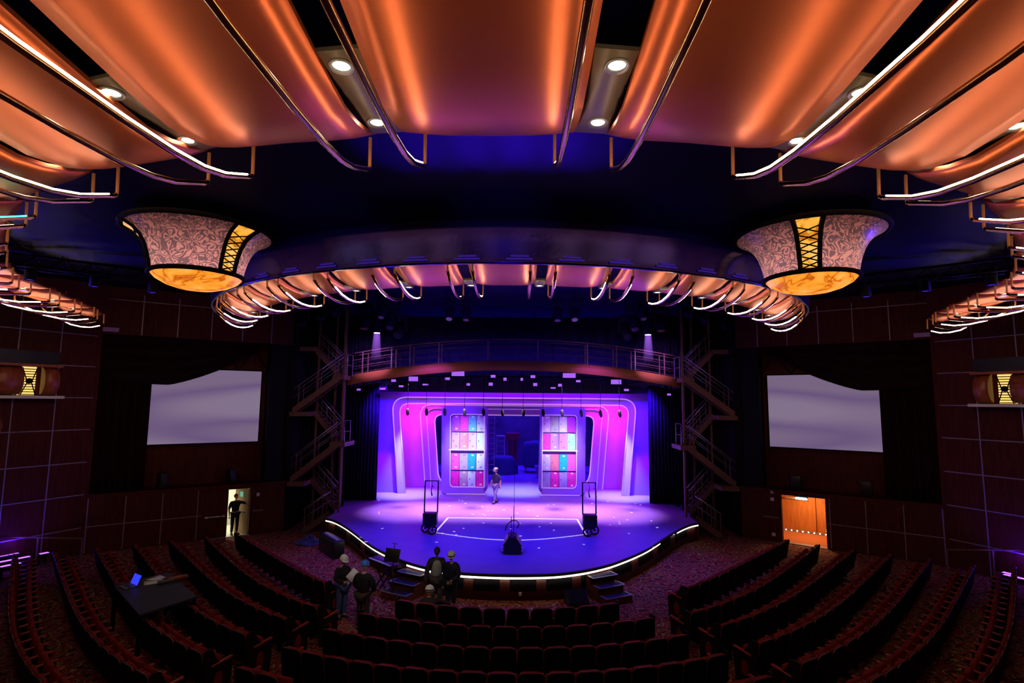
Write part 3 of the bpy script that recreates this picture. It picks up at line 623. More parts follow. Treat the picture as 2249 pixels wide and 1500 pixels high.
# ---------------------------------------------------------------- bridge and stair towers
def bz(x): return 7.92-.78*(abs(x)/8)**2
t = thing('catwalk','arched brown catwalk bridge with steel railings spanning above the stage opening','catwalk',(0,26.6,7))
xs = [-8.0+.4*k for k in range(41)]
mb = MB(); mb.slab([[(x,26.35,bz(x)) for x in xs],[(x,26.35,bz(x)-.46) for x in xs]],(0,.06,0)); mb.build('bridge_fascia','fasc2',t,True)
mb = MB(); mb.slab([[(x,26.4,bz(x)-.06) for x in xs],[(x,27.4,bz(x)-.06) for x in xs]],(0,0,-.08)); mb.build('bridge_deck','plasticgr',t,True)
for Y in (26.4,27.35):
    for dz, r in ((1.04,.03),(.70,.014),(.38,.014),(.06,.012)):
        mb = MB(); mb.tube([(x,Y,bz(x)+dz) for x in xs],r,6); mb.build('railing_bar','raildk',t,True)
    for s in (-1,1):
        for x in (7.3,5.9,5.0,3.6,1.22):
            mb = MB(); mb.bar((s*x,Y,bz(x)-.02),(s*x,Y,bz(x)+1.03),.05); mb.build('railing_post','raildk',t,True)
def stair_tower(s):
    t = thing('stair_tower','brown steel zigzag stair tower at the %s edge of the stage'%SIDE[s],'stair',(s*9.2,26,0),0,'stair towers')
    for x,y,z0,z1 in ((10.4,26.3,0,10.4),(9.62,26.9,0,10.4),(8.85,27.2,.8,10.4),(7.97,25.75,.8,10.4),(8.3,26.95,.8,10.4)):
        mb = MB(); mb.bar((s*x,y,z0),(s*x,y,z1),.09); mb.build('tower_post','steel',t,True)
    for x0,x1,y0,y1,z in ((9.55,10.45,26.1,27.0,8.5),(7.85,8.4,25.4,26.9,7.12),(9.5,10.35,25.4,26.9,5.4),(7.7,8.4,25.4,26.9,4.02),(9.5,10.3,25.4,26.9,2.22)):
        mb = MB(); mb.box((s*(x0+x1)/2,(y0+y1)/2,z-.1),(x1-x0,y1-y0,.2)); mb.build('landing','steel',t,True)
    fl = ((9.6,8.45,8.3,7.15,26.3,26.85),(8.05,7.08,10.2,5.5,25.4,25.95),(9.5,5.38,8.3,4.05,26.3,26.85),(8.05,4.0,10.15,2.35,25.4,25.95),(9.5,2.2,8.3,.92,26.3,26.85),(8.45,.76,9.5,.02,25.35,25.9))
    for xa,za,xb,zb,y0,y1 in fl:
        mb = MB()
        for y in (y0,y1):
            d = Vector((s*(xb-xa),0,zb-za)).normalized()
            v = [(s*xa,za+.10),(s*xb,zb+.10),(s*xb,zb-.22),(s*xa,za-.22)]; mb.prism(v,y-.02,y+.02,'Y')
        f = mb.build('stair_stringer','steel',t,True)
        n = max(3,round(abs(za-zb)/.2))
        for k in range(1,n):
            u = k/n; mb = MB(); mb.box((s*(xa+(xb-xa)*u),(y0+y1)/2,za+(zb-za)*u+.03),(.25,y1-y0-.04,.03)); mb.build('tread','plasticgr',f,t)
        for y in (y0,y1):
            mb = MB(); mb.tube([(s*xa,y,za+.95),(s*xb,y,zb+.95)],.022,6); mb.tube([(s*xa,y,za+.55),(s*xb,y,zb+.55)],.012,5); h = mb.build('handrail','steel2',t,True)
            for u in (.12,.5,.88):
                mb = MB(); mb.bar((s*(xa+(xb-xa)*u),y,za+(zb-za)*u),(s*(xa+(xb-xa)*u),y,za+(zb-za)*u+.95),.04,.03); mb.build('baluster','steel',h,t)
    for z in (7.1,4.0):
        mb = MB(); mb.tube([(s*7.75,25.45,z),(s*7.75,25.45,z+1.0),(s*7.75,26.3,z+1.0),(s*7.75,26.3,z)],.022,6); mb.tube([(s*7.75,25.45,z+.5),(s*7.75,26.3,z+.5)],.014,5); mb.build('landing_gate','steel2',t,True)
for s in (-1,1): stair_tower(s)
# ---------------------------------------------------------------- moving heads, batten lights, hanging microphones
def moving_head(p, label, group, lens, tilt=0, sc=1.):
    t = thing('moving_head_light', label, 'stage light', p, 0, group)
    mb = MB(); mb.bbox((0,0,.0),(.5*sc,.4*sc,.2*sc),.03); mb.build('light_base','black',t)
    mb = MB(); mb.bar((-.24*sc,0,-.1*sc),(-.24*sc,0,-.5*sc),.06*sc,.14*sc); mb.bar((.24*sc,0,-.1*sc),(.24*sc,0,-.5*sc),.06*sc,.14*sc); mb.build('yoke','black',t)
    ax = Vector((0,-math.sin(tilt),-math.cos(tilt))); c = Vector((0,0,-.46*sc))
    mb = MB(); mb.tube([c-ax*.25*sc,c-ax*.18*sc,c+ax*.2*sc,c+ax*.34*sc],[.12*sc,.17*sc,.18*sc,.14*sc],14); mb.build('light_head','black',t)
    mb = MB(); mb.cyl(c+ax*.335*sc,c+ax*.35*sc,.125*sc,n=16); mb.build('lens',lens,t)
    mb = MB(); mb.cyl((0,0,.1*sc),(0,0,11-p[2] if p[2] > 9.7 else 10.5-p[2]),.03); mb.build('hanging_pole','black',t)
    return t
M['lensoff'] = mat('dark_lens',(.02,.02,.05),.15); M['lenspurple'] = glow('violet_lens',(.62,.32,1),26); M['ledpurple'] = glow('violet_led_face',(.42,.13,1),.95); M['lenswhite'] = glow('white_indicator',(.8,.85,1),6)
hp = [(-5.75,23.0,9.62,.0,'lenspurple'),(-5.15,22.9,9.95,.5,'lensoff'),(-6.35,23.2,10.0,.2,'lensoff'),(-4.9,23.4,9.55,.9,'lensoff'),(-5.4,22.4,10.15,.4,'lensoff'),(-8.0,22.6,10.0,.8,'lensoff'),(-9.2,23.6,9.95,.3,'lensoff'),(-7.2,22.2,10.1,1.0,'lensoff'),(-2.6,22.5,10.1,.5,'lensoff'),(-1.9,22.5,10.1,.3,'lensoff')]
for s in (-1,1):
    for k, (x,y,z,tl,ln) in enumerate(hp):
        a = moving_head((x*-s,y,z), 'black moving head light on the %s rig above the catwalk, %s'%(SIDE[s],'the lit violet one' if k==0 else ORD[k-1]+' of the dark ones'),'rig moving lights',ln,tl,1.25 if k in (1,2,3) else 1.)
        if k == 0:
            m = bpy.data.materials.get('lit_haze') or bpy.data.materials.new('lit_haze'); m.use_nodes = True; nt = m.node_tree; nt.nodes.clear()
            o_ = nt.nodes.new('ShaderNodeOutputMaterial'); e = nt.nodes.new('ShaderNodeEmission'); e.inputs[0].default_value = (.42,.14,1,1)
            tc = nt.nodes.new('ShaderNodeTexCoord'); sp = nt.nodes.new('ShaderNodeSeparateXYZ'); nt.links.new(tc.outputs['Object'],sp.inputs[0])
            mr = nt.nodes.new('ShaderNodeMapRange'); mr.inputs['From Min'].default_value = -2.0; mr.inputs['From Max'].default_value = -.8; mr.inputs['To Min'].default_value = 0; mr.inputs['To Max'].default_value = 1
            pw = nt.nodes.new('ShaderNodeMath'); pw.operation = 'POWER'; pw.inputs[1].default_value = 1.3; ml = nt.nodes.new('ShaderNodeMath'); ml.operation = 'MULTIPLY'; ml.inputs[1].default_value = 2.6
            nt.links.new(sp.outputs['Z'],mr.inputs['Value']); nt.links.new(mr.outputs[0],pw.inputs[0]); nt.links.new(pw.outputs[0],ml.inputs[0]); nt.links.new(ml.outputs[0],e.inputs[1]); nt.links.new(e.outputs[0],o_.inputs['Volume'])
            M['haze'] = m
            mb = MB(); mb.lathe([(0.001,-.83),(.14,-.83),(.24,-2.0),(.001,-2.0)],n=18); hz = mb.build('beam_haze','haze',a)  # self-glowing cone stands in for lamplight caught in haze
for k, (Y, z) in enumerate(((28.3,7.62),(28.9,7.25))):
    mb = MB(); mb.cyl((-8.2,Y,z),(8.2,Y,z),.035)
    for x in (-6,-2,2,6): mb.cyl((x,Y,z),(x,Y,10.6),.012,n=6)
    tag(mb.build('lighting_batten','black'),'black pipe batten carrying stage lights under the catwalk, %s one'%('front','rear')[k],'batten')
bl = [(1007,823,.82,.3),(1250,825,.82,.3),(909,835,.62,.3),(1352,838,.66,.3),(866,839,.3,.16),(984,834,.32,.16),(1030,846,.22,.16),(1084,828,.3,.18),(1110,834,.2,.2),(1147,834,.18,.18),(1171,828,.3,.18),(1079,845,.26,.2),(1176,845,.26,.2),(1230,846,.24,.18),(1270,837,.3,.14),(883,851,.3,.12),(842,857,.36,.1),(936,847,.36,.1),(1215,852,.32,.1),(1374,855,.3,.14),(790,859,.24,.12),(1466,864,.24,.12)]
for k, (px,py,w,h) in enumerate(bl):
    Y = 28.3; x = .4+(px-1145)/1200*Y; z = 6+(880-py)/1200*Y*1.013
    w *= .8; h *= .78
    t = thing('batten_light','violet-glowing LED light under the catwalk, %s from the left'%ORD[sorted(b[0] for b in bl).index(px)],'stage light',(x,Y-.12,z),0,'batten lights under the catwalk')
    mb = MB(); mb.bbox((0,.1,.02),(w+.08,.2,h+.08),.02); mb.build('light_housing','black',t)
    mb = MB(); mb.box((0,-.005,0),(w,.02,h)); mb.build('light_face','ledpurple',t)
    mb = MB(); yk = .3 if z < 7.4 else .15
    for e in (-1,1): mb.bar((e*(w/2+.05),.1,0),(e*(w/2+.05)*.6,.12,yk+.1),.02)
    mb.cyl((0,.12,h/2),(0,.12,10.55-z),.012,n=5); mb.build('bracket','black',t)
for k, px in enumerate((899,940,980,1023,1064,1105,1150,1193,1234,1275,1317,1358)):
    x = .4+(px-1145)/1200*27.5*1.01
    t = thing('hanging_microphone','small black microphone hung on a thin wire over the stage, %s from the left'%ORD[k],'microphone',(x,27.6,5.42),0,'hanging stage microphones')
    mb = MB(); mb.cyl((0,0,.1),(0,0,2.1),.012,n=5); mb.build('microphone_wire','black',t)
    mb = MB(); mb.tube([(0,0,.16),(0,0,.05),(.02,-.05,-.12),(.03,-.07,-.2)],[.05,.085,.075,.04],8); mb.build('microphone_body','black',t)
# ---------------------------------------------------------------- side screens with drapes
for s in (-1,1):
    t = thing('projection_screen','lit lavender-grey projection screen half covered by a draped swag, %s wall'%SIDE[s],'screen',WL(s,3.9,4.0,-.6),0,'side projection screens')
    mb = MB(); wbox(mb,WL,s,1.72,6.02,4.04,7.25,-.64,-.6); mb.build('screen_surface','screen',t,True)
    mb = MB()
    for u0,u1,z0,z1 in ((1.6,6.08,3.98,4.04),(1.6,6.08,7.25,7.31),(6.02,6.08,4.04,7.25),(1.6,1.72,4.04,7.25)): wbox(mb,WL,s,u0,u1,z0,z1,-.66,-.58)
    mb.build('screen_frame','black',t,True)
    mb = MB(); rows = []
    for z in (2.3,3.5,5,6.5,8.5): rows.append([WL(s,-.05+k*.045,z,-.35+.09*math.sin(k*.95)+.03*math.sin(k*2.3+z*.5)) for k in range(41)])
    mb.slab(rows,(0,.02,0)); tag(mb.build('side_drape','velvet'),'dark red floor-length drape at the outer edge of the %s screen'%SIDE[s],'curtain','screen drapes')
    ZL = [(-.1,6.75),(1.0,6.62),(1.75,6.55),(2.4,6.54),(3.0,6.72),(3.6,6.95),(4.15,7.2),(4.8,7.58),(5.4,8.0),(5.95,8.42)]
    mb = MB(); rows = []
    for i in range(33):
        v = i/32; rows.append([WL(s,u,8.5-(8.5-interp(ZL,u))*v,-.22+.055*math.sin(v*24+u*.5)*(.4+.6*min(1,(8.5-interp(ZL,u))/1.2))-.1*(1-v)) for u in [-.08+.2*k for k in range(31)]])
    mb.slab(rows,(0,.02,0)); tag(mb.build('swag_drape','velvet'),'dark red draped swag hanging across the top of the %s screen'%SIDE[s],'curtain','screen drapes')
    for k,u in enumerate((2.4,5.0)):
        t = thing('ledge_loudspeaker','black loudspeaker on the ledge below the %s screen, %s'%(SIDE[s],('outer','inner')[k]),'loudspeaker',WL(s,u,2.25,-.5),math.atan2(U.y,U.x*s) if s>0 else math.atan2(-U.y,U.x)*-1,'ledge loudspeakers')
        mb = MB(); mb.bbox((0,0,.3),(.4,.3,.6),.03); mb.build('speaker_cabinet','plastic',t); mb = MB(); mb.box((0,-.155,.3),(.34,.012,.52)); mb.build('speaker_grille','black',t)
    mb = MB(); wbox(mb,WL,s,-.02,.5,8.62,8.78,.0,.1); tag(mb.build('wall_light_box','setframe'),'small pale box on the wall above the outer corner of the %s screen recess'%SIDE[s],'box')
# ---------------------------------------------------------------- doors
M['corr'] = mat('corridor_paint',(.62,.62,.50),.6); M['corrfl'] = mat('pale_corridor_floor',(.62,.58,.48),.5); M['green'] = glow('green_sign',(.15,.7,.45),.5); M['exit'] = glow('exit_light',(.55,1,.85),5); M['orangefl'] = mat('orange_corridor_carpet',(.42,.10,.02),.9); M['dots'] = glow('floor_light_dot',(1,.95,.75),4)
s = -1
mb = MB()
for u0,u1,z0,z1,a,b in ((3.3,6.6,0,2.02,-2.7,-2.6),(3.2,3.3,0,2.02,-2.7,-.25),(6.6,6.7,0,2.02,-2.7,-.25),(3.2,6.7,2.0,2.08,-2.7,-.24),(3.2,6.7,-.05,.005,-2.7,-.2)): wbox(mb,WL,s,u0,u1,z0,z1,a,b)
struct('wall_corridor_left', mb, 'corr')
t = thing('door_1','','door',WL(s,4.42,0,-.1)); t['kind']='structure'; t['label']='closed dark door leaf with a steel push bar, left exit'
mb = MB(); wbox(mb,WL,s,3.93,4.89,.0,2.05,-.16,-.1); mb.build('door_leaf','mahog',t,True)
mb = MB(); mb.tube([WL(s,4.02,.92,-.02),WL(s,4.80,.92,-.02)],.022,6)
for u in (4.06,4.5,4.72): mb.tube([WL(s,u-.05,.92,-.02),WL(s,u+.05,.92,-.02)],.035,8)
mb.build('push_bar','paper',t,True)
t = thing('door_2','','door',WL(s,5.7,0,-.1)); t['kind']='structure'; t['label']='open brown door leaf with a steel push bar, left exit'
hinge = WL(s,5.72,0,-.1); tip = WL(s,5.30,0,-.92)
mb = MB(); mb.bar(hinge+Vector((0,0,1.0)),tip+Vector((0,0,1.0)),.05,1.98); mb.build('door_leaf','doorwood' if False else M.setdefault('tanwood',wood_mat('tan_veneer',(.40,.22,.10),(.50,.29,.14),.4)),t,True)
off = (WL(s,5.1,0,-.5)-WL(s,5.5,0,-.5)).normalized()*.07+WL(s,0,0,.05)-WL(s,0,0,0)
mb = MB(); mb.tube([hinge.lerp(tip,.1)+off+Vector((0,0,.96)),hinge.lerp(tip,.92)+off+Vector((0,0,.96))],.025,6); mb.build('push_bar','chrome',t,True)
mb = MB(); mb.bar(hinge.lerp(tip,.4)+off*.6+Vector((0,0,1.72)),hinge.lerp(tip,.62)+off*.6+Vector((0,0,1.72)),.01,.22); mb.build('door_sign','green',t,True)
mb = MB(); wbox(mb,WL,s,3.9,5.78,-.02,.03,-.2,.05); struct('trim_4',mb,'seam')
mb = MB(); wbox(mb,WL,s,6.0,6.12,1.66,1.80,0,.03); tag(mb.build('wall_switch','paper'),'small white switch plate beside the left exit door','switch')
s = 1
mb = MB()
for u0,u1,z0,z1,a,b in ((3.0,6.6,0,2.02,-2.7,-2.6),(2.9,3.0,0,2.02,-2.7,-.25),(6.6,6.7,0,2.02,-2.7,-.25),(2.9,6.7,2.0,2.08,-2.7,-.24)): wbox(mb,WL,s,u0,u1,z0,z1,a,b)
struct('wall_corridor_right', mb, 'doorwood')
mb = MB(); wbox(mb,WL,s,2.9,6.7,-.05,.008,-2.7,-.2); struct('floor_corridor_right', mb, 'orangefl')
mb = MB(); wbox(mb,WL,s,4.55,4.58,0.1,2.0,-2.6,-2.585); struct('trim_5',mb,'mahog')
t = thing('corridor_handrail','pale horizontal handrail on the orange corridor wall, right exit','handrail',WL(s,5.2,1.55,-2.5))
mb = MB(); mb.tube([WL(s,4.85,1.55,-2.5),WL(s,5.85,1.55,-2.5)],.03,8); mb.build('rail_bar','paper',t,True)
for u in (5.0,5.7):
    mb = MB(); mb.tube([WL(s,u,1.55,-2.5),WL(s,u,1.5,-2.6)],.015,6); mb.build('rail_bracket','paper',t,True)
t = thing('floor_light_strip','row of small round lights along the foot of the orange corridor wall','light strip',WL(s,4.7,.06,-2.55))
mb = MB(); wbox(mb,WL,s,3.4,5.95,.02,.10,-2.58,-2.55); mb.build('strip_base','ring',t,True)
for k in range(11):
    mb = MB(); mb.ball(WL(s,3.5+k*.235,.06,-2.545),.03,8,6); mb.build('light_dot','dots',t,True)
mb = MB(); wbox(mb,WL,s,3.98,4.2,.16,.28,-2.6,-2.57); tag(mb.build('wall_socket','paper'),'white socket plate low on the orange corridor wall','socket')
t = thing('exit_light','glowing greenish-white emergency light over the right exit opening','light',WL(s,4.75,1.97,.03))
mb = MB(); mb.tube([WL(s,4.54,1.955,.05),WL(s,4.97,1.955,.05)],.05,10); mb.build('light_tube','exit',t,True); mb = MB(); wbox(mb,WL,s,4.5,5.0,1.97,2.06,0,.05); mb.build('light_mount','plastic',t,True)
mb = MB(); wbox(mb,WL,s,3.8,5.6,-.02,.03,-.2,.05); struct('trim_6',mb,'seam')
for k,(u,z,r,l) in enumerate(((5.9,2.12,.09,'round pale wall sounder beside the right exit'),(5.9,1.8,.07,'small square switch plate beside the right exit'),(5.9,.3,.07,'small pale socket low beside the right exit'))):
    mb = MB()
    if k == 0: mb.tube([WL(s,u,z,0),WL(s,u,z,.06)],[r,r*.8],14)
    else: wbox(mb,WL,s,u-r,u+r,z-r,z+r,0,.025)
    tag(mb.build(('wall_sounder','wall_switch','wall_socket')[k],'paper'),l,('sounder','switch','socket')[k])
# ---------------------------------------------------------------- wall boxes with amber louvre lamps
M['amber'] = glow('amber_louvre',(1,.62,.16),1.3)
for s in (-1,1):
    t = thing('wall_box','wooden wall box with an amber louvre lamp above a white shelf, %s side wall'%SIDE[s],'wall box',TL(s,.9,6,0),0,'amber lamp wall boxes')
    mb = MB(); wbox(mb,TL,s,-1.0,1.85,5.93,6.03,0,.75); mb.build('white_shelf','paper',t,True)
    mb = MB(); wbox(mb,TL,s,-1.0,1.75,7.05,7.14,0,.7); mb.build('top_board','wood',t,True)
    for u0,u1 in ((1.27,1.72),(-.3,.66)):
        mb = MB(); rows = []
        for k in range(13):
            a = PI*k/12; rows.append([TL(s,u,6.56+.49*math.cos(a),.30+.34*math.sin(a)) for u in (u0,u1)])
        mb.slab(rows,(0,0,.01)); 
        for u in (u0,u1):
            v = [mb.bm.verts.new(r[0 if u==u0 else 1]) for r in rows]; mb._f(v)
        mb.build('wood_drum','wood',t,True)
    mb = MB(); wbox(mb,TL,s,.72,1.2,6.05,7.05,.05,.12); l = mb.build('lamp_glass','amber',t,True)
    mb = MB()
    for k in range(11): wbox(mb,TL,s,.72,1.2,6.06+k*.09,6.09+k*.09,.14,.2)
    mb.build('louvre','black',l,t)
    mb = MB(); 
    for e in (0,1): mb.tube([TL(s,.74+.44*e,6.05,.24),TL(s,.90+.12*e,6.5,.28),TL(s,.74+.44*e,7.03,.24)],.018,6)
    mb.tube([TL(s,.96,6.55,.22),TL(s,.96,6.55,.30)],.1,12); mb.build('lamp_bracket','black',t,True)
    mb = MB(); wbox(mb,TL,s,-1.0,1.72,7.16,7.62,.02,.5); tag(mb.build('wall_loudspeaker','plastic'),'long black loudspeaker box on top of the amber lamp box, %s side wall'%SIDE[s],'loudspeaker')
    mb = MB(); rows = []
    for k in range(13):
        a = PI*k/12; rows.append([TL(s,-.4+1.05*math.sin(a*.5+.2)*0+ (u), 4.95+.32*math.cos(a),.02+.3*math.sin(a)) for u in (-.6,.72)])
    mb.slab(rows,(0,0,.01)); tag(mb.build('wall_uplighter','wood'),'rounded reddish wood fitting on the wall below the white shelf, %s side'%SIDE[s],'wall fitting')
# violet LED bars standing on the floor at the side walls
M['barface'] = glow('violet_bar_face',(.36,.10,1),2.6)
for s, L in ((-1,[(-17.3,19.3,.55,.55),(-16.75,18.95,.85,.5),(-16.3,18.35,.55,.5),(-16.55,19.9,.25,.45)]),(1,[(16.35,18.55,.6,.5),(16.7,18.1,.5,.5),(16.6,19.1,.3,.45)])):
    for k,(x,y,ln,z) in enumerate(L):
        t = thing('led_bar','violet-glowing LED bar on the floor by the %s side wall, %s'%(SIDE[s],ORD[k]),'LED bar',(x,y,0),R(62 if s<0 else 118),'floor LED bars')
        mb = MB(); mb.bbox((0,0,z-.05),(ln+.06,.2,.1),.02); mb.build('bar_housing','plastic',t)
        for q in range(2):
            mb = MB(); mb.box(((q-.5)*ln*.52,0,z+.005),(ln*.47,.15,.012)); mb.build('light_face','barface',t)
        for e in (-1,1):
            mb = MB(); mb.bar((e*ln*.4,-.1,0),(e*ln*.4,0,z-.09),.03); mb.bar((e*ln*.4,.1,0),(e*ln*.4,0,z-.09),.03); mb.build('floor_bracket','plastic',t)
for s in (-1,1):
    t = thing('low_railing','low dark railing between the seats and the %s side wall'%SIDE[s],'railing',(s*16,19.8,0))
    mb = MB(); mb.tube([(s*15.6,20.4,.85),(s*17.6,18.9,1.25)],.03,6); mb.build('top_rail','steel',t,True)
    for u in (0,.5,1):
        mb = MB(); mb.bar((s*(15.6+2*u),20.4-1.5*u,0),(s*(15.6+2*u),20.4-1.5*u,.85+.4*u),.04); mb.build('railing_post','steel',t,True)
# ---------------------------------------------------------------- people
def skin_mesh(V, E, roots):       # V: list of (co, (rx,ry)); grow a skin over the edges
    me = bpy.data.meshes.new('tmp'); bm = bmesh.new(); L = bm.verts.layers.skin.verify()
    vs = []
    for k, (c, r) in enumerate(V):
        v = bm.verts.new(c); v[L].radius = r if isinstance(r, tuple) else (r, r); v[L].use_root = k in roots; vs.append(v)
    for a, b in E: bm.edges.new((vs[a], vs[b]))
    bm.to_mesh(me); bm.free()
    o = bpy.data.objects.new('tmp', me); C.objects.link(o)
    m = o.modifiers.new('s', 'SKIN'); m.use_smooth_shade = True; m.branch_smoothing = .3
    m2 = o.modifiers.new('d', 'SUBSURF'); m2.levels = 1; m2.render_levels = 1
    dg = bpy.context.evaluated_depsgraph_get(); dg.update()
    r = bpy.data.meshes.new_from_object(o.evaluated_get(dg)); bpy.data.objects.remove(o); bpy.data.meshes.remove(me)
    b = bmesh.new(); b.from_mesh(r); bpy.data.meshes.remove(r)
    return b
STAND = dict(pel=(0,0,.95),wst=(0,0,1.10),chs=(0,.01,1.30),nkb=(0,.01,1.46),nk=(0,-.005,1.54),hd=(0,-.03,1.66),
  hipL=(.095,0,.90),kneL=(.10,-.02,.50),ankL=(.10,.02,.09),toeL=(.115,-.16,.04),hipR=(-.095,0,.90),kneR=(-.10,-.02,.50),ankR=(-.10,.02,.09),toeR=(-.115,-.16,.04),
  shdL=(.185,.01,1.41),elbL=(.235,.03,1.13),wriL=(.24,-.04,.88),shdR=(-.185,.01,1.41),elbR=(-.235,.03,1.13),wriR=(-.24,-.04,.88))
RAD = dict(pel=(.155,.115),wst=(.135,.10),chs=(.165,.115),nkb=(.075,.07),nk=.055,hip=.085,kne=.058,ank=.040,toe=.034,shd=.062,elb=.043,wri=.028)
def rad(k, f=1., a=0.):
    r = RAD[k[:-1] if k[-1] in 'LR' and k not in RAD else k]
    return tuple(q*f+a for q in r) if isinstance(r, tuple) else (r*f+a, r*f+a)
def person(label, loc, rz, pose, outfit, h=1.78, skin='skin', headrot=(0,0), group=None, feet=True):
    J = dict(STAND); J.update(pose); k0 = h/1.78; J = {k: Vector(v)*k0 for k, v in J.items()}
    t = thing('person', label, 'person', loc, rz, group)
    # body: one grown surface with fingers and a modelled head
    names = ['pel','wst','chs','nkb','nk']+[a+b for b in 'LR' for a in ('hip','kne','ank','toe','shd','elb','wri')]
    V = [(J[n], rad(n)) for n in names]; I = {n: i for i, n in enumerate(names)}
    E = [('pel','wst'),('wst','chs'),('chs','nkb'),('nkb','nk')]+[e for b in 'LR' for e in (('pel','hip'+b),('hip'+b,'kne'+b),('kne'+b,'ank'+b),('ank'+b,'toe'+b),('chs','shd'+b),('shd'+b,'elb'+b),('elb'+b,'wri'+b))]
    E = [(I[a], I[b]) for a, b in E]; roots = {0}
    for b, sg in (('L',1),('R',-1)):
        d = (J['wri'+b]-J['elb'+b]).normalized(); side = d.cross(Vector((0,1,0)))
        if side.length < .2: side = d.cross(Vector((0,0,1)))
        side.normalize(); nrm = side.cross(d).normalized()
        n0 = len(V); V.append((J['wri'+b]+d*.06*k0, (.038*k0,.020*k0))); E.append((I['wri'+b], n0))
        for q in range(4):
            base = J['wri'+b]+d*.08*k0+side*(q-1.5)*.019*k0; ln = (.075,.085,.08,.062)[q]*k0; n = len(V)
            V += [(base,.0105*k0),(base+d*ln*.55+nrm*.012*k0,.0095*k0),(base+d*ln*.95+nrm*.035*k0,.008*k0)]; E += [(n,n+1),(n+1,n+2)]; roots.add(n)
        base = J['wri'+b]+d*.035*k0+side*.03*k0; n = len(V)
        V += [(base,.012*k0),(base+side*.03*k0+d*.025*k0,.011*k0),(base+side*.04*k0+d*.055*k0,.009*k0)]; E += [(n,n+1),(n+1,n+2)]; roots.add(n)
    bm = skin_mesh(V, E, roots)
    mb = MB(); mb.add(bm)
    hm = Matrix.Translation(J['hd']) @ Matrix.Rotation(headrot[0],4,'Z') @ Matrix.Rotation(headrot[1],4,'X') @ Matrix.Scale(k0,4)
    def hf(c):
        if c.z < -.1: c.x *= 1-.30*(-c.z-.1); c.y = c.y*(1-.12*(-c.z))-.06*(-c.z)
        return c
    def put(c, r, fn=None, n=14, m=10, mi=0):
        tb = bmesh.new(); bmesh.ops.create_uvsphere(tb, u_segments=n, v_segments=m, radius=1)
        for v in tb.verts:
            q = fn(v.co.copy()) if fn else v.co; v.co = Vector((q.x*r[0]+c[0], q.y*r[1]+c[1], q.z*r[2]+c[2]))
        mb.mi = mi; mb.add(tb, hm); mb.mi = 0
    put((0,0,0),(.077,.098,.118),hf,18,14)
    put((0,-.098,-.015),(.014,.02,.026)); put((0,-.088,.03),(.05,.014,.012))
    for e in (-1,1):
        put((e*.031,-.086,.008),(.013,.009,.008),None,8,6,1); put((e*.079,.01,-.005),(.010,.022,.032))
    put((0,-.092,-.055),(.024,.009,.008),None,10,6,2)
    body = mb.build('body', [skin,'eye','lip'], t)
    def cloth(name, ns, es, f, a, m, off=(0,0,0)):
        ii = {n: i for i, n in enumerate(ns)}; o = Vector(off)*k0
        v = [((J[n] if isinstance(n,str) else n)+o, rad(n,f,a)) for n in ns]
        b = skin_mesh(v, [(ii[p], ii[q]) for p, q in es], {0}); q = MB(); q.add(b); return q.build(name, m, t)
    top = outfit.get('top')
    if top:
        ns = ['pel','wst','chs','nkb','shdL','elbL','shdR','elbR']; es = [('pel','wst'),('wst','chs'),('chs','nkb'),('chs','shdL'),('shdL','elbL'),('chs','shdR'),('shdR','elbR')]
        if outfit.get('long',True): ns += ['wriL','wriR']; es += [('elbL','wriL'),('elbR','wriR')]
        cloth(outfit.get('topname','jacket'), ns, es, 1.10, outfit.get('bulk',.016), top, outfit.get('off',(0,0,0)))
    if outfit.get('shirt'):
        cloth('shirt', ['pel','wst','chs','nkb'], [('pel','wst'),('wst','chs'),('chs','nkb')], 1.06, .012, outfit['shirt'], (0,-.035,0))
    if outfit.get('legs'):
        ns = ['pel','hipL','kneL','ankL','hipR','kneR','ankR']; cloth('trousers', ns, [('pel','hipL'),('hipL','kneL'),('kneL','ankL'),('pel','hipR'),('hipR','kneR'),('kneR','ankR')], 1.08, .016, outfit['legs'])
    for b in 'LR':
        a = J['ank'+b]; q = J['toe'+b]; d = (q-a); d.z = 0
        if d.length < 1e-3: d = Vector((0,-.1,0))
        d.normalize(); z0 = min(a.z-.085*k0, q.z-.04*k0)
        mb = MB(); mb.tube([a-d*.055*k0+Vector((0,0,-.045*k0)),a+Vector((0,0,-.035*k0)),a.lerp(q,.6)+Vector((0,0,-.01*k0)),q+d*.05*k0],[.038*k0,.055*k0,.048*k0,.022*k0],10); mb.build('shoe','shoe',t)
    hat = outfit.get('hat')
    if hat:
        mb = MB(); pr = [(.118,-.012),(.114,.03),(.098,.075),(.066,.108),(.03,.122),(.001,.125)]
        mb.lathe(pr, n=22); mb.bm.verts.ensure_lookup_table()
        for v in mb.bm.verts: v.co.y *= 1.18
        n_ = len(mb.bm.verts)
        rows = [[Vector((math.sin(a)*r1,-math.cos(a)*r2,z)) for a in [R(-75+10*k) for k in range(16)]] for r1, r2, z in ((.112,.132,-.004),(.125,.172,-.024))]
        mb.slab(rows,(0,0,.006)); mb.tube([(0,-.125,.04),(0,-.10,.085),(0,0,.128),(0,.1,.085),(0,.13,.03)],.012,6)
        bmesh.ops.transform(mb.bm, matrix=hm @ Matrix.Translation((0,.005,.035)), verts=mb.bm.verts[:]); hh = mb.build('hard_hat', hat, t)
        if outfit.get('strap'):
            mb = MB(); mb.lathe([(.121,.0),(.121,.028)],n=22)
            for v in mb.bm.verts: v.co.y *= 1.18
            mb.bbox((0,-.15,.018),(.05,.03,.035),.008)
            bmesh.ops.transform(mb.bm, matrix=hm @ Matrix.Translation((0,.005,.035)), verts=mb.bm.verts[:]); mb.build('helmet_strap','black',hh)
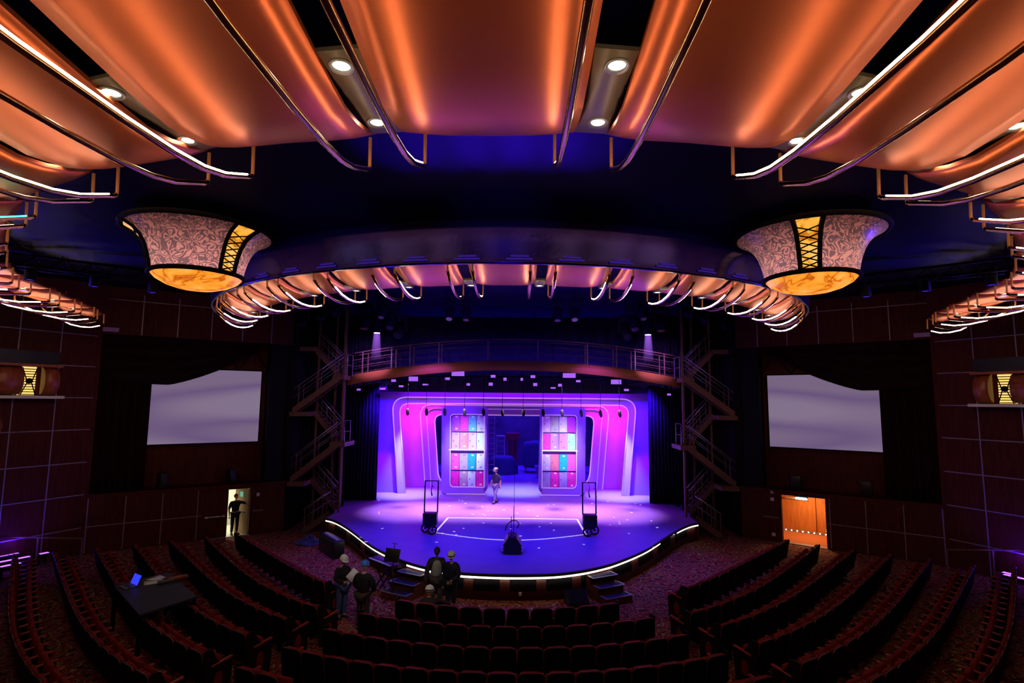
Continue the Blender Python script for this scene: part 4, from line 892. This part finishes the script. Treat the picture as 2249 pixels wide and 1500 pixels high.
    if outfit.get('hair'):
        mb = MB(); mb.lathe([(.086,.0),(.086,.04),(.072,.085),(.04,.118),(.001,.127)],n=18)
        for v in mb.bm.verts: v.co.y = v.co.y*1.2+.014; v.co.z += -.03*max(0,v.co.y*8) if v.co.z < .02 else 0
        bmesh.ops.transform(mb.bm, matrix=hm, verts=mb.bm.verts[:]); mb.build('hair', outfit['hair'], t)
    return t
walk = dict(kneL=(.10,-.17,.52),ankL=(.10,-.22,.12),toeL=(.10,-.39,.06),kneR=(-.09,.02,.50),ankR=(-.09,.20,.11),toeR=(-.10,.04,.04),elbL=(.25,.06,1.14),wriL=(.27,.0,.90),elbR=(-.25,-.02,1.14),wriR=(-.26,-.14,.92))
person('worker in white helmet and dark shirt walking across the purple stage',(-.84,28.55,.80),R(-38),walk,dict(top='tshirt',long=False,topname='shirt',legs='cargo',hat='hatwhite',strap=True),1.76,headrot=(R(-28),R(12)))
person('person in grey shirt and open dark jacket standing at the stage front, bareheaded',(-1.98,16.22,0),R(12),dict(elbR=(-.27,.0,1.12),wriR=(-.30,-.10,.88)),dict(top='jack',bulk=.03,off=(0,.03,0),shirt='greyshirt',legs='greytr',hair='hairdk'),1.80,'skindk',(R(-15),R(14)))
person('person in white helmet and navy coat standing beside the grey-shirted person',(-1.52,15.98,0),R(-28),dict(elbL=(.25,-.02,1.13),wriL=(.15,-.2,1.05)),dict(top='navy',bulk=.04,legs='navy',hat='hatwhite',strap=True),1.74,headrot=(R(25),R(12)))
sit = dict(pel=(0,.0,.50),wst=(0,-.06,.64),chs=(0,-.18,.80),nkb=(0,-.26,.93),nk=(0,-.29,.985),hd=(0,-.33,1.08),hipL=(.1,-.02,.48),kneL=(.13,-.44,.50),ankL=(.12,-.42,.09),toeL=(.12,-.6,.04),hipR=(-.1,-.02,.48),kneR=(-.13,-.44,.50),ankR=(-.12,-.42,.09),toeR=(-.12,-.6,.04),
  shdL=(.17,-.20,.89),elbL=(.24,-.36,.68),wriL=(.18,-.5,.55),shdR=(-.18,-.21,.89),elbR=(-.36,-.36,.80),wriR=(-.54,-.48,.72))
person('person in white helmet and grey jacket sitting forward in the front row',(-1.93,14.38,0),R(180),sit,dict(top='jack',legs='blk',hat='hatwhite',strap=True),1.78,headrot=(R(-15),R(8)))
rd = dict(elbL=(.26,-.06,1.14),wriL=(.13,-.28,1.12),elbR=(-.25,-.02,1.13),wriR=(-.12,-.28,1.10))
person('person in white helmet and black top reading a white sheet by the left seats',(-4.52,15.72,0),R(52),rd,dict(top='blk',legs='jeans',hat='hatwhite'),1.66,headrot=(R(10),R(22)))
person('person in blue helmet and dark jacket seen from behind beside the keyboard',(-3.72,14.98,0),R(168),dict(elbL=(.28,-.04,1.14),wriL=(.2,-.22,1.0),elbR=(-.28,-.04,1.14),wriR=(-.2,-.22,1.0)),dict(top='blk',bulk=.045,legs='khaki',hat='hatblue'),1.72,headrot=(R(0),R(10)))
person('dark-clothed person standing in the bright left doorway, one hand on the door',(-12.24,24.72,0),R(40),dict(elbL=(.40,-.16,1.34),wriL=(.56,-.30,1.46),elbR=(-.25,.03,1.12),wriR=(-.24,-.03,.88)),dict(top='blk',long=False,topname='shirt',bulk=.012,legs='blk',hair='hairdk'),1.78,headrot=(R(15),R(0)))
mb = MB(); mb.slab([[(-.115,0,-.15),(.115,0,-.15)],[(-.115,.012,0),(.115,.012,0)],[(-.115,0,.15),(.115,0,.15)]],(0,.004,0))
bmesh.ops.transform(mb.bm, matrix=Matrix.Translation((-4.19,15.56,1.20)) @ Matrix.Rotation(R(-8),4,'Z') @ Matrix.Rotation(R(35),4,'Y') @ Matrix.Rotation(R(-35),4,'X'), verts=mb.bm.verts[:])
tag(mb.build('paper_sheet','paper'),'white paper sheet held by the helmeted reader at the left','paper')
# ---------------------------------------------------------------- things on and by the stage
def cart(s, label):
    t = thing('equipment_cart', label, 'cart', (s*3.12,22.0,.8), 0, 'black stage carts')
    mb = MB(); mb.bbox((0,0,.58),(.54,.4,.46),.02); mb.build('cart_box','plastic',t)
    for e in (-1,1):
        mb = MB(); mb.cyl((e*.26,.1,.8),(e*.26,.16,2.0),.028,n=8); mb.build('cart_upright','plastic',t)
    mb = MB(); mb.cyl((-.28,.16,2.0),(.28,.16,2.0),.02,n=8); mb.build('cross_bar','plastic',t)
    mb = MB(); mb.tube([(0,.16,1.98),(0.01,.15,1.8),(-.01,.15,1.6),(.02,.15,1.43)],[.012,.014,.02,.03],6); mb.build('hanging_strap','black',t)
    for x, y in ((s*-.12,-.22),(s*.2,.12)):
        mb = MB(); w = MB(); w.bm.free(); w = MB()
        rg = Matrix.Translation((x,y,.19)) @ Matrix.Rotation(R(s*-18),4,'Z')
        mb.tube([rg @ Vector((.155*math.cos(2*PI*k/20),0,.155*math.sin(2*PI*k/20))) for k in range(21)],.035,8)
        for k in range(5): mb.bar(rg @ Vector((0,0,0)), rg @ Vector((.15*math.cos(2*PI*k/5),0,.15*math.sin(2*PI*k/5))),.025)
        mb.cyl(rg @ Vector((0,-.05,0)), rg @ Vector((0,.05,0)),.035); mb.build('cart_wheel','rubber',t)
    mb = MB(); mb.box((0,0,.30),(.4,.3,.08)); mb.bar((s*-.12,-.2,.19),(s*-.1,-.12,.36),.03); mb.bar((s*.2,.12,.19),(s*.15,.1,.36),.03); mb.build('cart_chassis','plastic',t)
cart(-1,'black box cart with tall uprights and big wheels, left of the tape rectangle'); cart(1,'black box cart with tall uprights and big wheels, right of the tape rectangle')
t = thing('equipment_dolly','dark wheeled equipment dolly with a cable mast at the front of the stage','dolly',(.14,19.45,.8))
mb = MB(); mb.prism([(-.30,.03),(.30,.03),(.36,.4),(.18,.66),(-.18,.66),(-.36,.4)],-.25,.75,'Y'); mb.build('dolly_body','plastic',t)
mb = MB(); mb.slab([[(-.14,-.2,.672),(.14,-.2,.672)],[(-.1,.7,.672),(.1,.7,.672)]],(0,0,.02)); mb.build('dolly_lid','plastic',t)
for s in (-1,1):
    mb = MB(); mb.bar((s*.40,-.2,.12),(s*.52,.45,.22),.07,.05); mb.build('side_skid','setframe',t)
    for k in range(4):
        mb = MB(); mb.cyl((s*.32,-.05+k*.2,.1),(s*.42,-.05+k*.2,.1),.085,n=14); mb.build('dolly_wheel','chrome',t)
mb = MB(); mb.cyl((-.05,.1,.68),(-.05,.1,1.5),.016,n=6); mb.cyl((.04,.3,.68),(.05,.3,1.9),.014,n=6); mb.tube([(-.3,.1,.9),(-.22,.1,1.15),(-.05,.1,1.32),(.15,.12,1.33),(.28,.12,1.2),(.2,.12,1.0)],.022,6); mb.build('cable_hook','black',t)
mb = MB(); mb.cyl((.06,.35,1.2),(.06,.35,4.6),.008,n=5); mb.build('lifting_wire','black',t)
t.scale = (.84,.84,.80)
def steps(s, label):
    t = thing('stage_steps', label, 'steps', (s*3.1,17.6,0), R(s*28), 'stage front steps')
    for k in range(3):
        z = .2*(k+1); y0 = -.62+.34*k
        mb = MB(); mb.box((0,y0+.45,z-.1),(.95-.02*k,.9-.0*k-.34*k*.0,.2)) if k == 0 else mb.box((0,(y0+.40)-.0,z-.1),(.95,.62-.17*(k-1),.2))
        p = mb.build('step_riser','mahog2',t)
        mb = MB(); mb.box((0,y0+.19,z+.004),(.86,.30,.01)); mb.build('step_tread','navy',p)
        mb = MB(); mb.box((0,y0+.02,z+.006),(.95,.045,.016)); mb.box((-.455,y0+.18,z+.006),(.045,.32,.016)); mb.box((.455,y0+.18,z+.006),(.045,.32,.016)); mb.build('step_nosing','seam',p)
    return t
steps(-1,'three mahogany steps with pale edges at the left of the stage front'); steps(1,'three mahogany steps with pale edges at the right of the stage front')
t = thing('monitor_wedge','black wedge loudspeaker on the carpet beside the right stage steps','loudspeaker',(2.1,17.0,0),R(12))
mb = MB(); mb.prism([(-.25,0),(.25,0),(.25,.32),(.05,.42),(-.25,.12)],-.33,.33,'X'); mb.build('wedge_cabinet','plastic',t)
mb = MB(); mb.box((0,-.115,.285),(.6,.4,.01),rx=R(45)); mb.build('wedge_grille','seatback',t)
mb = MB(); mb.box((.42,16.995+.17,.22),(.09,.03,.09)); tag(mb.build('stage_socket','paper'),'small white socket on the mahogany stage front','socket')
# keyboard, stand, music stand, case, cloth
t = thing('electric_keyboard','black electric keyboard with white keys angled beside the left stage edge','keyboard',(-3.86,17.75,.86),R(-44),None)
mb = MB(); mb.bbox((0,0,.05),(1.35,.38,.10),.015); mb.build('keyboard_body','plastic',t)
mb = MB(); mb.box((0,-.13,.105),(1.2,.14,.015)); k_ = mb.build('white_keys','keys',t)
mb = MB()
for k in range(36):
    if k % 7 in (2,6): continue
    mb.box((-.58+k*.0333,-.095,.118),(.016,.075,.014))
mb.build('black_keys','plastic',k_)
mb = MB(); mb.box((.05,.08,.103),(.12,.05,.008)); mb.build('display_panel','lenswhite',t)
t = thing('keyboard_stand','black X-shaped stand under the electric keyboard','stand',(-3.86,17.75,0),R(-44))
for y in (-.12,.12):
    mb = MB(); mb.bar((-.4,y,0),(.4,y,.85),.04); mb.bar((.4,y+.04,0),(-.4,y+.04,.85),.04); mb.build('stand_leg','plastic',t)
mb = MB(); mb.box((0,0,.845),(1.0,.3,.03)); mb.build('stand_top','plastic',t)
t = thing('music_stand','black music stand with a wide desk at the left stage edge','music stand',(-3.45,17.05,0),R(-22))
mb = MB(); mb.cyl((0,0.05,.02),(0,.05,1.25),.016,n=8); mb.build('stand_pole','plastic',t)
for k in range(3):
    a = 2*PI*k/3; mb = MB(); mb.bar((0,.05,.12),(.3*math.cos(a),.05+.3*math.sin(a),.01),.02); mb.build('stand_leg','plastic',t)
mb = MB(); mb.bbox((0,0,1.34),(.52,.02,.36),.008,rx=R(-18)); mb.box((0,-.08,1.16),(.52,.08,.015)); mb.cyl((.0,.08,1.5),(.0,.1,1.66),.012,n=6); mb.bar((-.08,.1,1.65),(.1,.1,1.64),.015); mb.build('stand_desk','plastic',t)
t = thing('keyboard_case','long black upright instrument case with a lit top, beside the far left stage front','case',(-7.0,22.05,0),R(-52))
mb = MB(); mb.bbox((0,0,.31),(1.75,.42,.62),.02); mb.build('case_body','plastic',t)
mb = MB(); mb.bbox((0,0,.635),(1.6,.22,.03),.01); mb.build('case_top','plasticgr',t)
mb = MB()
for k in range(12): mb.box((-.7+k*.125,.0,.656),(.05,.08,.012))
mb.build('case_controls','paper',t)
random.seed(11); t = None
mb = MB(); rows = []
for i in range(9):
    r = .62*(1-i/8)+.01; rows.append([(-8.42+r*(1+.18*math.sin(3*a+i)+.1*math.sin(7*a))*math.cos(a),23.5+r*.75*(1+.15*math.sin(4*a+1.3*i))*math.sin(a),.02+.36*(i/8)**.8*(.7+.3*math.sin(2*a+i*1.1))) for a in [2*PI*k/36 for k in range(36)]])
mb.grid(rows,True,True); M['bluecloth'] = mat('crumpled_blue_cloth',(.05,.05,.28),.7,var=.3,scale=5,bump=.6); tag(mb.build('cloth_pile','bluecloth'),'crumpled dark blue cloth pile on the carpet left of the stage','cloth')
# ---------------------------------------------------------------- tech table over the seats
tc = [Vector(p) for p in ((-10.17,14.67,1.12),(-9.48,15.83,1.12),(-7.58,13.98,1.12),(-8.18,12.8,1.12))]
cx = sum(tc,Vector())/4
M['tabletop'] = mat('dark_grey_table_top',(.018,.020,.024),.55)
t = thing('tech_table','large black table set up over the left seats with a laptop and papers on it','table',(cx.x,cx.y,0))
mb = MB(); v = [mb.bm.verts.new(p) for p in tc]+[mb.bm.verts.new(p-Vector((0,0,.05))) for p in tc]
for q in ((0,1,2,3),(7,6,5,4),(0,4,5,1),(1,5,6,2),(2,6,7,3),(3,7,4,0)): mb._f([v[k] for k in q])
mb.build('table_top','tabletop',t,True)
for p in tc:
    q = p.lerp(cx,.05); mb = MB(); mb.bar((q.x,q.y,0),(q.x,q.y,1.07),.07); mb.build('leg','black',t,True)
M['lapscreen'] = glow('blue_laptop_screen',(.03,.05,.95),1.1)
t = thing('laptop','open laptop with a bright blue screen on the black table','laptop',(-9.74,14.58,1.12),R(-32))
mb = MB(); mb.bbox((0,0,.012),(.40,.28,.022),.006); mb.build('laptop_base','plasticgr',t); mb = MB(); mb.box((0,.02,.025),(.34,.12,.004)); mb.build('laptop_keys','plastic',t)
mb = MB(); mb.box((0,.19,.145),(.40,.012,.27),rx=R(-22)); l = mb.build('laptop_lid','plastic',t); mb = MB(); mb.box((0,.182,.145),(.37,.006,.24),rx=R(-22)); mb.build('laptop_screen','lapscreen',l)
for k,(x,y,w,h,rz,m,l,nm) in enumerate(((-9.32,14.95,.42,.34,.6,'paper','white paper next to the laptop on the black table, lower of the pair','paper_sheet'),(-9.42,15.2,.36,.26,1.1,'paper','crumpled white paper farther from the laptop on the black table','paper_sheet'),(-8.98,14.95,.36,.16,.75,'plasticgr','grey folded cloth between the papers and the brown tray','folded_cloth'),(-8.85,15.2,.5,.2,.75,'wood','orange-brown tray of small items at the table edge','tray'))):
    mb = MB(); mb.slab([[(x+(a*math.cos(rz)*w-b*math.sin(rz)*h)/2,y+(a*math.sin(rz)*w+b*math.cos(rz)*h)/2,1.125+.012*k+(.02 if a*b>0 and k==1 else 0)) for a in (-1,0,1)] for b in (-1,1)],(0,0,.012 if k<2 else .04))
    tag(mb.build(nm,m),l,nm.split('_')[-1])
# ---------------------------------------------------------------- theatre seats
def make_seat():
    t = thing('theatre_seat','x','seat',(0,0,0))
    prof = fillet([(-.245,.30),(-.255,.97),(.255,.97),(.245,.30)],[0,.11,.11,0],5)
    def tilt(mb): bmesh.ops.transform(mb.bm, matrix=Matrix.Translation((0,-.16,.40)) @ Matrix.Rotation(R(11),4,'X') @ Matrix.Translation((0,0,-.40)), verts=mb.bm.verts[:])
    mb = MB(); mb.prism(prof,-.055,.0,'Y'); tilt(mb); mb.build('back_shell','seatback',t)
    mb = MB(); p2 = [(x*.9,.32+(z-.30)*.95) for x,z in prof]; mb.prism(p2,.0,.06,'Y'); tilt(mb); mb.build('back_cushion','seatred',t)
    mb = MB(); mb.tube([(x*1.005,-.03,z+.004) for x,z in prof[0:]],.017,6); tilt(mb); mb.build('back_trim','seattrim',t)
    mb = MB(); mb.bbox((0,.10,.56),(.46,.11,.40),.04,rx=R(-8)); mb.build('seat_cushion','seatred',t)
    mb = MB(); mb.bbox((-.268,.10,.34),(.045,.34,.60),.015); mb.build('seat_standard','seatback',t)
    mb = MB(); mb.bbox((-.268,.10,.655),(.06,.42,.04),.015,rx=R(5)); mb.build('armrest','arm',t)
    return t
seat0 = make_seat(); nseat = 0
LASTS = []
def put_seat(x, y, rz, label, group, last=False):
    global nseat
    if nseat == 0: o = seat0; o.matrix_basis = Matrix.Translation((x,y,0)) @ Matrix.Rotation(rz,4,'Z'); o['label'] = label; o['group'] = group; KIDS(seat0)
    else: o = dup(seat0,(x,y,0),rz,label,group)
    for e in (last if isinstance(last,tuple) else ((last,) if last else ())):
        mb = MB(); pr = fillet([(-.20,.0),(-.27,.98),(-.10,.98),(.02,.70),(.34,.62),(.30,.0)],[0,.06,.06,.1,.06,0],4); mb.prism(pr,e*.285-.02,e*.285+.02,'X'); ep = mb.build('end_panel','endpan',o)
        mb = MB(); mb.bbox((e*.285,.11,.67),(.07,.46,.05),.018,rx=R(7)); mb.build('end_armrest','arm',o)
        mb = MB(); mb.grid([[(e*.308,.05+r*.09*math.cos(2*PI*k/16),.34+r*.17*math.sin(2*PI*k/16)) for k in range(17)] for r in (.01,1)]); mb.build('end_inset','seatred',ep)
    nseat += 1
ROWN = ['front','second','third','fourth','fifth']
for k,(r,n) in enumerate(((7.7,10),(8.78,13),(9.83,15),(10.87,17),(11.87,19))):
    p = .537 if k else .56
    for j in range(n):
        th = (j-(n-1)/2)*p/r; x = r*math.sin(th)+.08; y = 21.8-r*math.cos(th)
        if k == 4 and abs(x) < 3.8: continue
        put_seat(x,y+.12,th,'black-backed theatre seat, %s from the left in the %s row of the centre block'%(ORD[j],ROWN[k]),'centre block seats',1 if j==n-1 else (-1 if j==0 else 0))
SR = [(7.62,39,87.5,2.55),(8.85,29.5,85,2.25),(9.72,29.8,82.8,2.4),(10.72,29.6,80,2.25),(11.7,29.3,79,2.35),(12.72,29,77.4,2.35),(13.86,30,77.4,2.3)]
for s in (-1,1):
    for k,(r0,a0,a1,g) in enumerate(SR):
        pts = []
        for i in range(400):
            a = a0+(a1-a0)*i/399; tt = max(0,(a-30)/(a1-30)); r = r0+(g)*tt**3.2; pts.append(Vector((r*math.sin(R(a)),21.8-r*math.cos(R(a)))))
        acc = .27; L = 0; j = 0
        for p, q in zip(pts,pts[1:]):
            L += (q-p).length
            if L >= acc:
                acc += .555; d = (q-p).normalized(); x, y = q
                if y > 9.3 and not (k >= 5 and x/y > 1.0) and not (k == 6 and x/y > .985):
                    th = math.atan2(d.y, d.x) if s > 0 else -math.atan2(d.y, d.x)
                    put_seat(x*s,y,th,'red theatre seat, %s from the aisle in the %s block, %s row from the stage'%(ORD[j],SIDE[s],ORD[k]),SIDE[s]+' block seats', -s if j == 0 else 0)
                j += 1
print('SEATS', nseat)
# ---------------------------------------------------------------- lights
def light(kind, name, loc, col, power, target=None, size=.3, spot=None, blend=.6, sy=None, spread=None):
    d = bpy.data.lights.new(name, kind); d.color = col; d.energy = power
    if kind == 'SPOT': d.spot_size = R(spot); d.spot_blend = blend; d.shadow_soft_size = size
    elif kind == 'AREA':
        d.size = size
        if sy: d.shape = 'RECTANGLE'; d.size_y = sy
        if spread: d.spread = R(spread)
    else: d.shadow_soft_size = size
    o = bpy.data.objects.new(name, d); C.objects.link(o); o.location = loc
    if target is not None: o.rotation_euler = (Vector(target)-Vector(loc)).to_track_quat('-Z','Y').to_euler()
    return o
VIO = (.36,.07,1.); BLU = (.10,.015,1.); MAG = (1.,.02,.62)
# stage wash
for k, x in enumerate((-5.2,-2.6,0,2.6,5.2)):
    light('SPOT','violet_wash',(x,27.7,6.9),(.95,.55,1),4600,(x*.9,26.6,.8),.15,50,1.)
for x in (-4.2,0,4.2): light('SPOT','front_violet',(x,22.4,8.4),(.8,.46,1),2300,(x*.9,29.5,.8),.15,32,.9)
for x in (-4.6,4.6): light('SPOT','cyan_patch',(x*1.28,29.95,6.35),(.75,1,.9),3600,(x*1.28,30.9,.8),.12,46,1.)
light('SPOT','cyan_patch',(.2,30.95,5.7),(.6,1,.9),2600,(.2,32.4,.8),.15,60,1.)
for x in (-5,0,5): light('SPOT','blue_wash',(x*1.1,20.6,8.6),(.045,.008,1),1700,(x*.8,20.6,.8),.25,75,1.)
# set
for x in (-7.2,7.2): light('SPOT','blue_side',(x*.9,27.6,6.9),(.06,.002,1),5200,(x*1.02,31.4,3.8),.2,60,.8)
for x in (-3.2,3.2): light('SPOT','set_wash',(x,22.6,8.2),(.20,.04,1),4600,(x*1.5,31.4,3.4),.2,50,.9)
for x in (-5.7,5.7):
    light('AREA','magenta_cyc',(x,32.6,6.6),MAG,190,(x,33.8,2.6),1.2,sy=.3)
    light('SPOT','magenta_floor',(x,31.9,6.4),MAG,200,(x,33.7,3.0),.2,80,.8)
    light('SPOT','magenta_edge',(x*1.34,30.0,4.2),(.8,.0,.9),330,(x*1.25,31.4,1.2),.1,60,1.)
light('AREA','top_wash',(0,30.75,7.2),(.50,.02,1),230,(0,31.5,5.6),12.5,sy=.3)
for x in (-2.7,2.7): light('SPOT','locker_key',(x*.85,22.6,7.7),(.95,1,.96),5600,(x,31,3.35),.5,17,.6)
light('AREA','backstage_glow',(0,43.5,10),(.07,.015,1),1700,(0,40,0),8,sy=2)
light('SPOT','backstage_fill',(0,35,9.5),(.10,.02,1),1300,(0,42,1),.4,70,1.)
# haze-blue upper stage house
light('AREA','blue_rig_glow',(0,28.6,7.7),(.07,.012,1),300,(0,29.7,9.4),12,sy=.5)
light('AREA','blue_rig_glow',(0,20.0,9.2),(.07,.01,1),150,(0,24,10.6),10,sy=.6)
for s in (-1,1): light('SPOT','bridge_warm',(s*2.5,12.6,8.0),(1,.45,.10),950,(s*4.2,26.4,7.4),.3,26,1.)
for s in (-1,1): light('SPOT','violet_rail',(s*5.75,23.6,8.3),(.45,.16,1),1500,(s*6.8,26.6,7.9),.1,42,.9)
# spill on the front carpet, stairs and side walls
for s in (-1,1):
    light('SPOT','carpet_spill',(s*6.5,23,9.2),(.52,.16,1),820,(s*7.2,20.6,0),.3,40,1.)
    light('SPOT','stair_spill',(s*4.5,25.5,9.6),(.30,.12,1),420,(s*8.2,26.2,7.2),.2,40,1.)
    light('SPOT','stair_warm',(s*6.0,14,7.6),(1,.50,.26),300,(s*8.0,26,5.6),.5,40,1.)
    light('POINT','blue_wall_spill',(s*17.0,19.2,.95),(.08,.01,1),22,None,.2)
    light('SPOT','blue_wall_spill',(s*15.8,18.6,.9),(.08,.01,1),90,(s*17.2,19.8,2.4),.2,100,1.)
    light('SPOT','blue_ceiling_spill',(s*13.6,13.4,7.6),(.06,.01,1),1500,(s*11,13.2,9.8),.2,95,1.)
for x in (-1.3,-.65,0,.65,1.3): light('SPOT','ceiling_blue_spill',(x*.4,16.6,1.2),(.05,.004,1),9500,(x,6.98,9.4),.05,7,1.)
light('SPOT','ceiling_blue_spill',(4.6,17.6,1.2),(.2,.02,.9),420,(3.4,5.6,9.0),.1,12,1.)
light('SPOT','ceiling_blue_spill',(-4.6,17.6,1.2),(.2,.02,.9),420,(-2.6,4.6,9.0),.1,12,1.)
for s in (-1,1): light('SPOT','wall_warm',(s*8.5,12.5,8.2),(1,.46,.28),270,(s*14.6,21.8,6.0),.3,70,1.)
light('SPOT','front_fill',(-1.5,8.2,8.3),(1,.93,.85),420,(-3.3,15.6,1.2),.1,29,1.)  # unseen spot added to brighten helmets and keyboard keys
for x in (-3.4,0,3.4): light('SPOT','fascia_blue_fill',(x*.5,4.2,6.9),(.08,.008,1),420,(x,10.0+abs(x)*.17,9.3),.05,24,1.)  # unseen spots added to tint the fascia top blue
# corridors
light('AREA','corridor_lamp',tuple(WL(-1,4.9,1.96,-1.6)),(1,.95,.72),62,tuple(WL(-1,4.9,0,-1.6)),.8)
light('AREA','corridor_lamp',tuple(WL(1,4.7,1.96,-1.5)),(1,.60,.26),75,tuple(WL(1,4.7,0,-1.7)),.9)
# soft house light from the dimmed ceiling
light('AREA','house_dim',(0,9,9.3),(1,.50,.32),42,(0,13,0),14,sy=3)
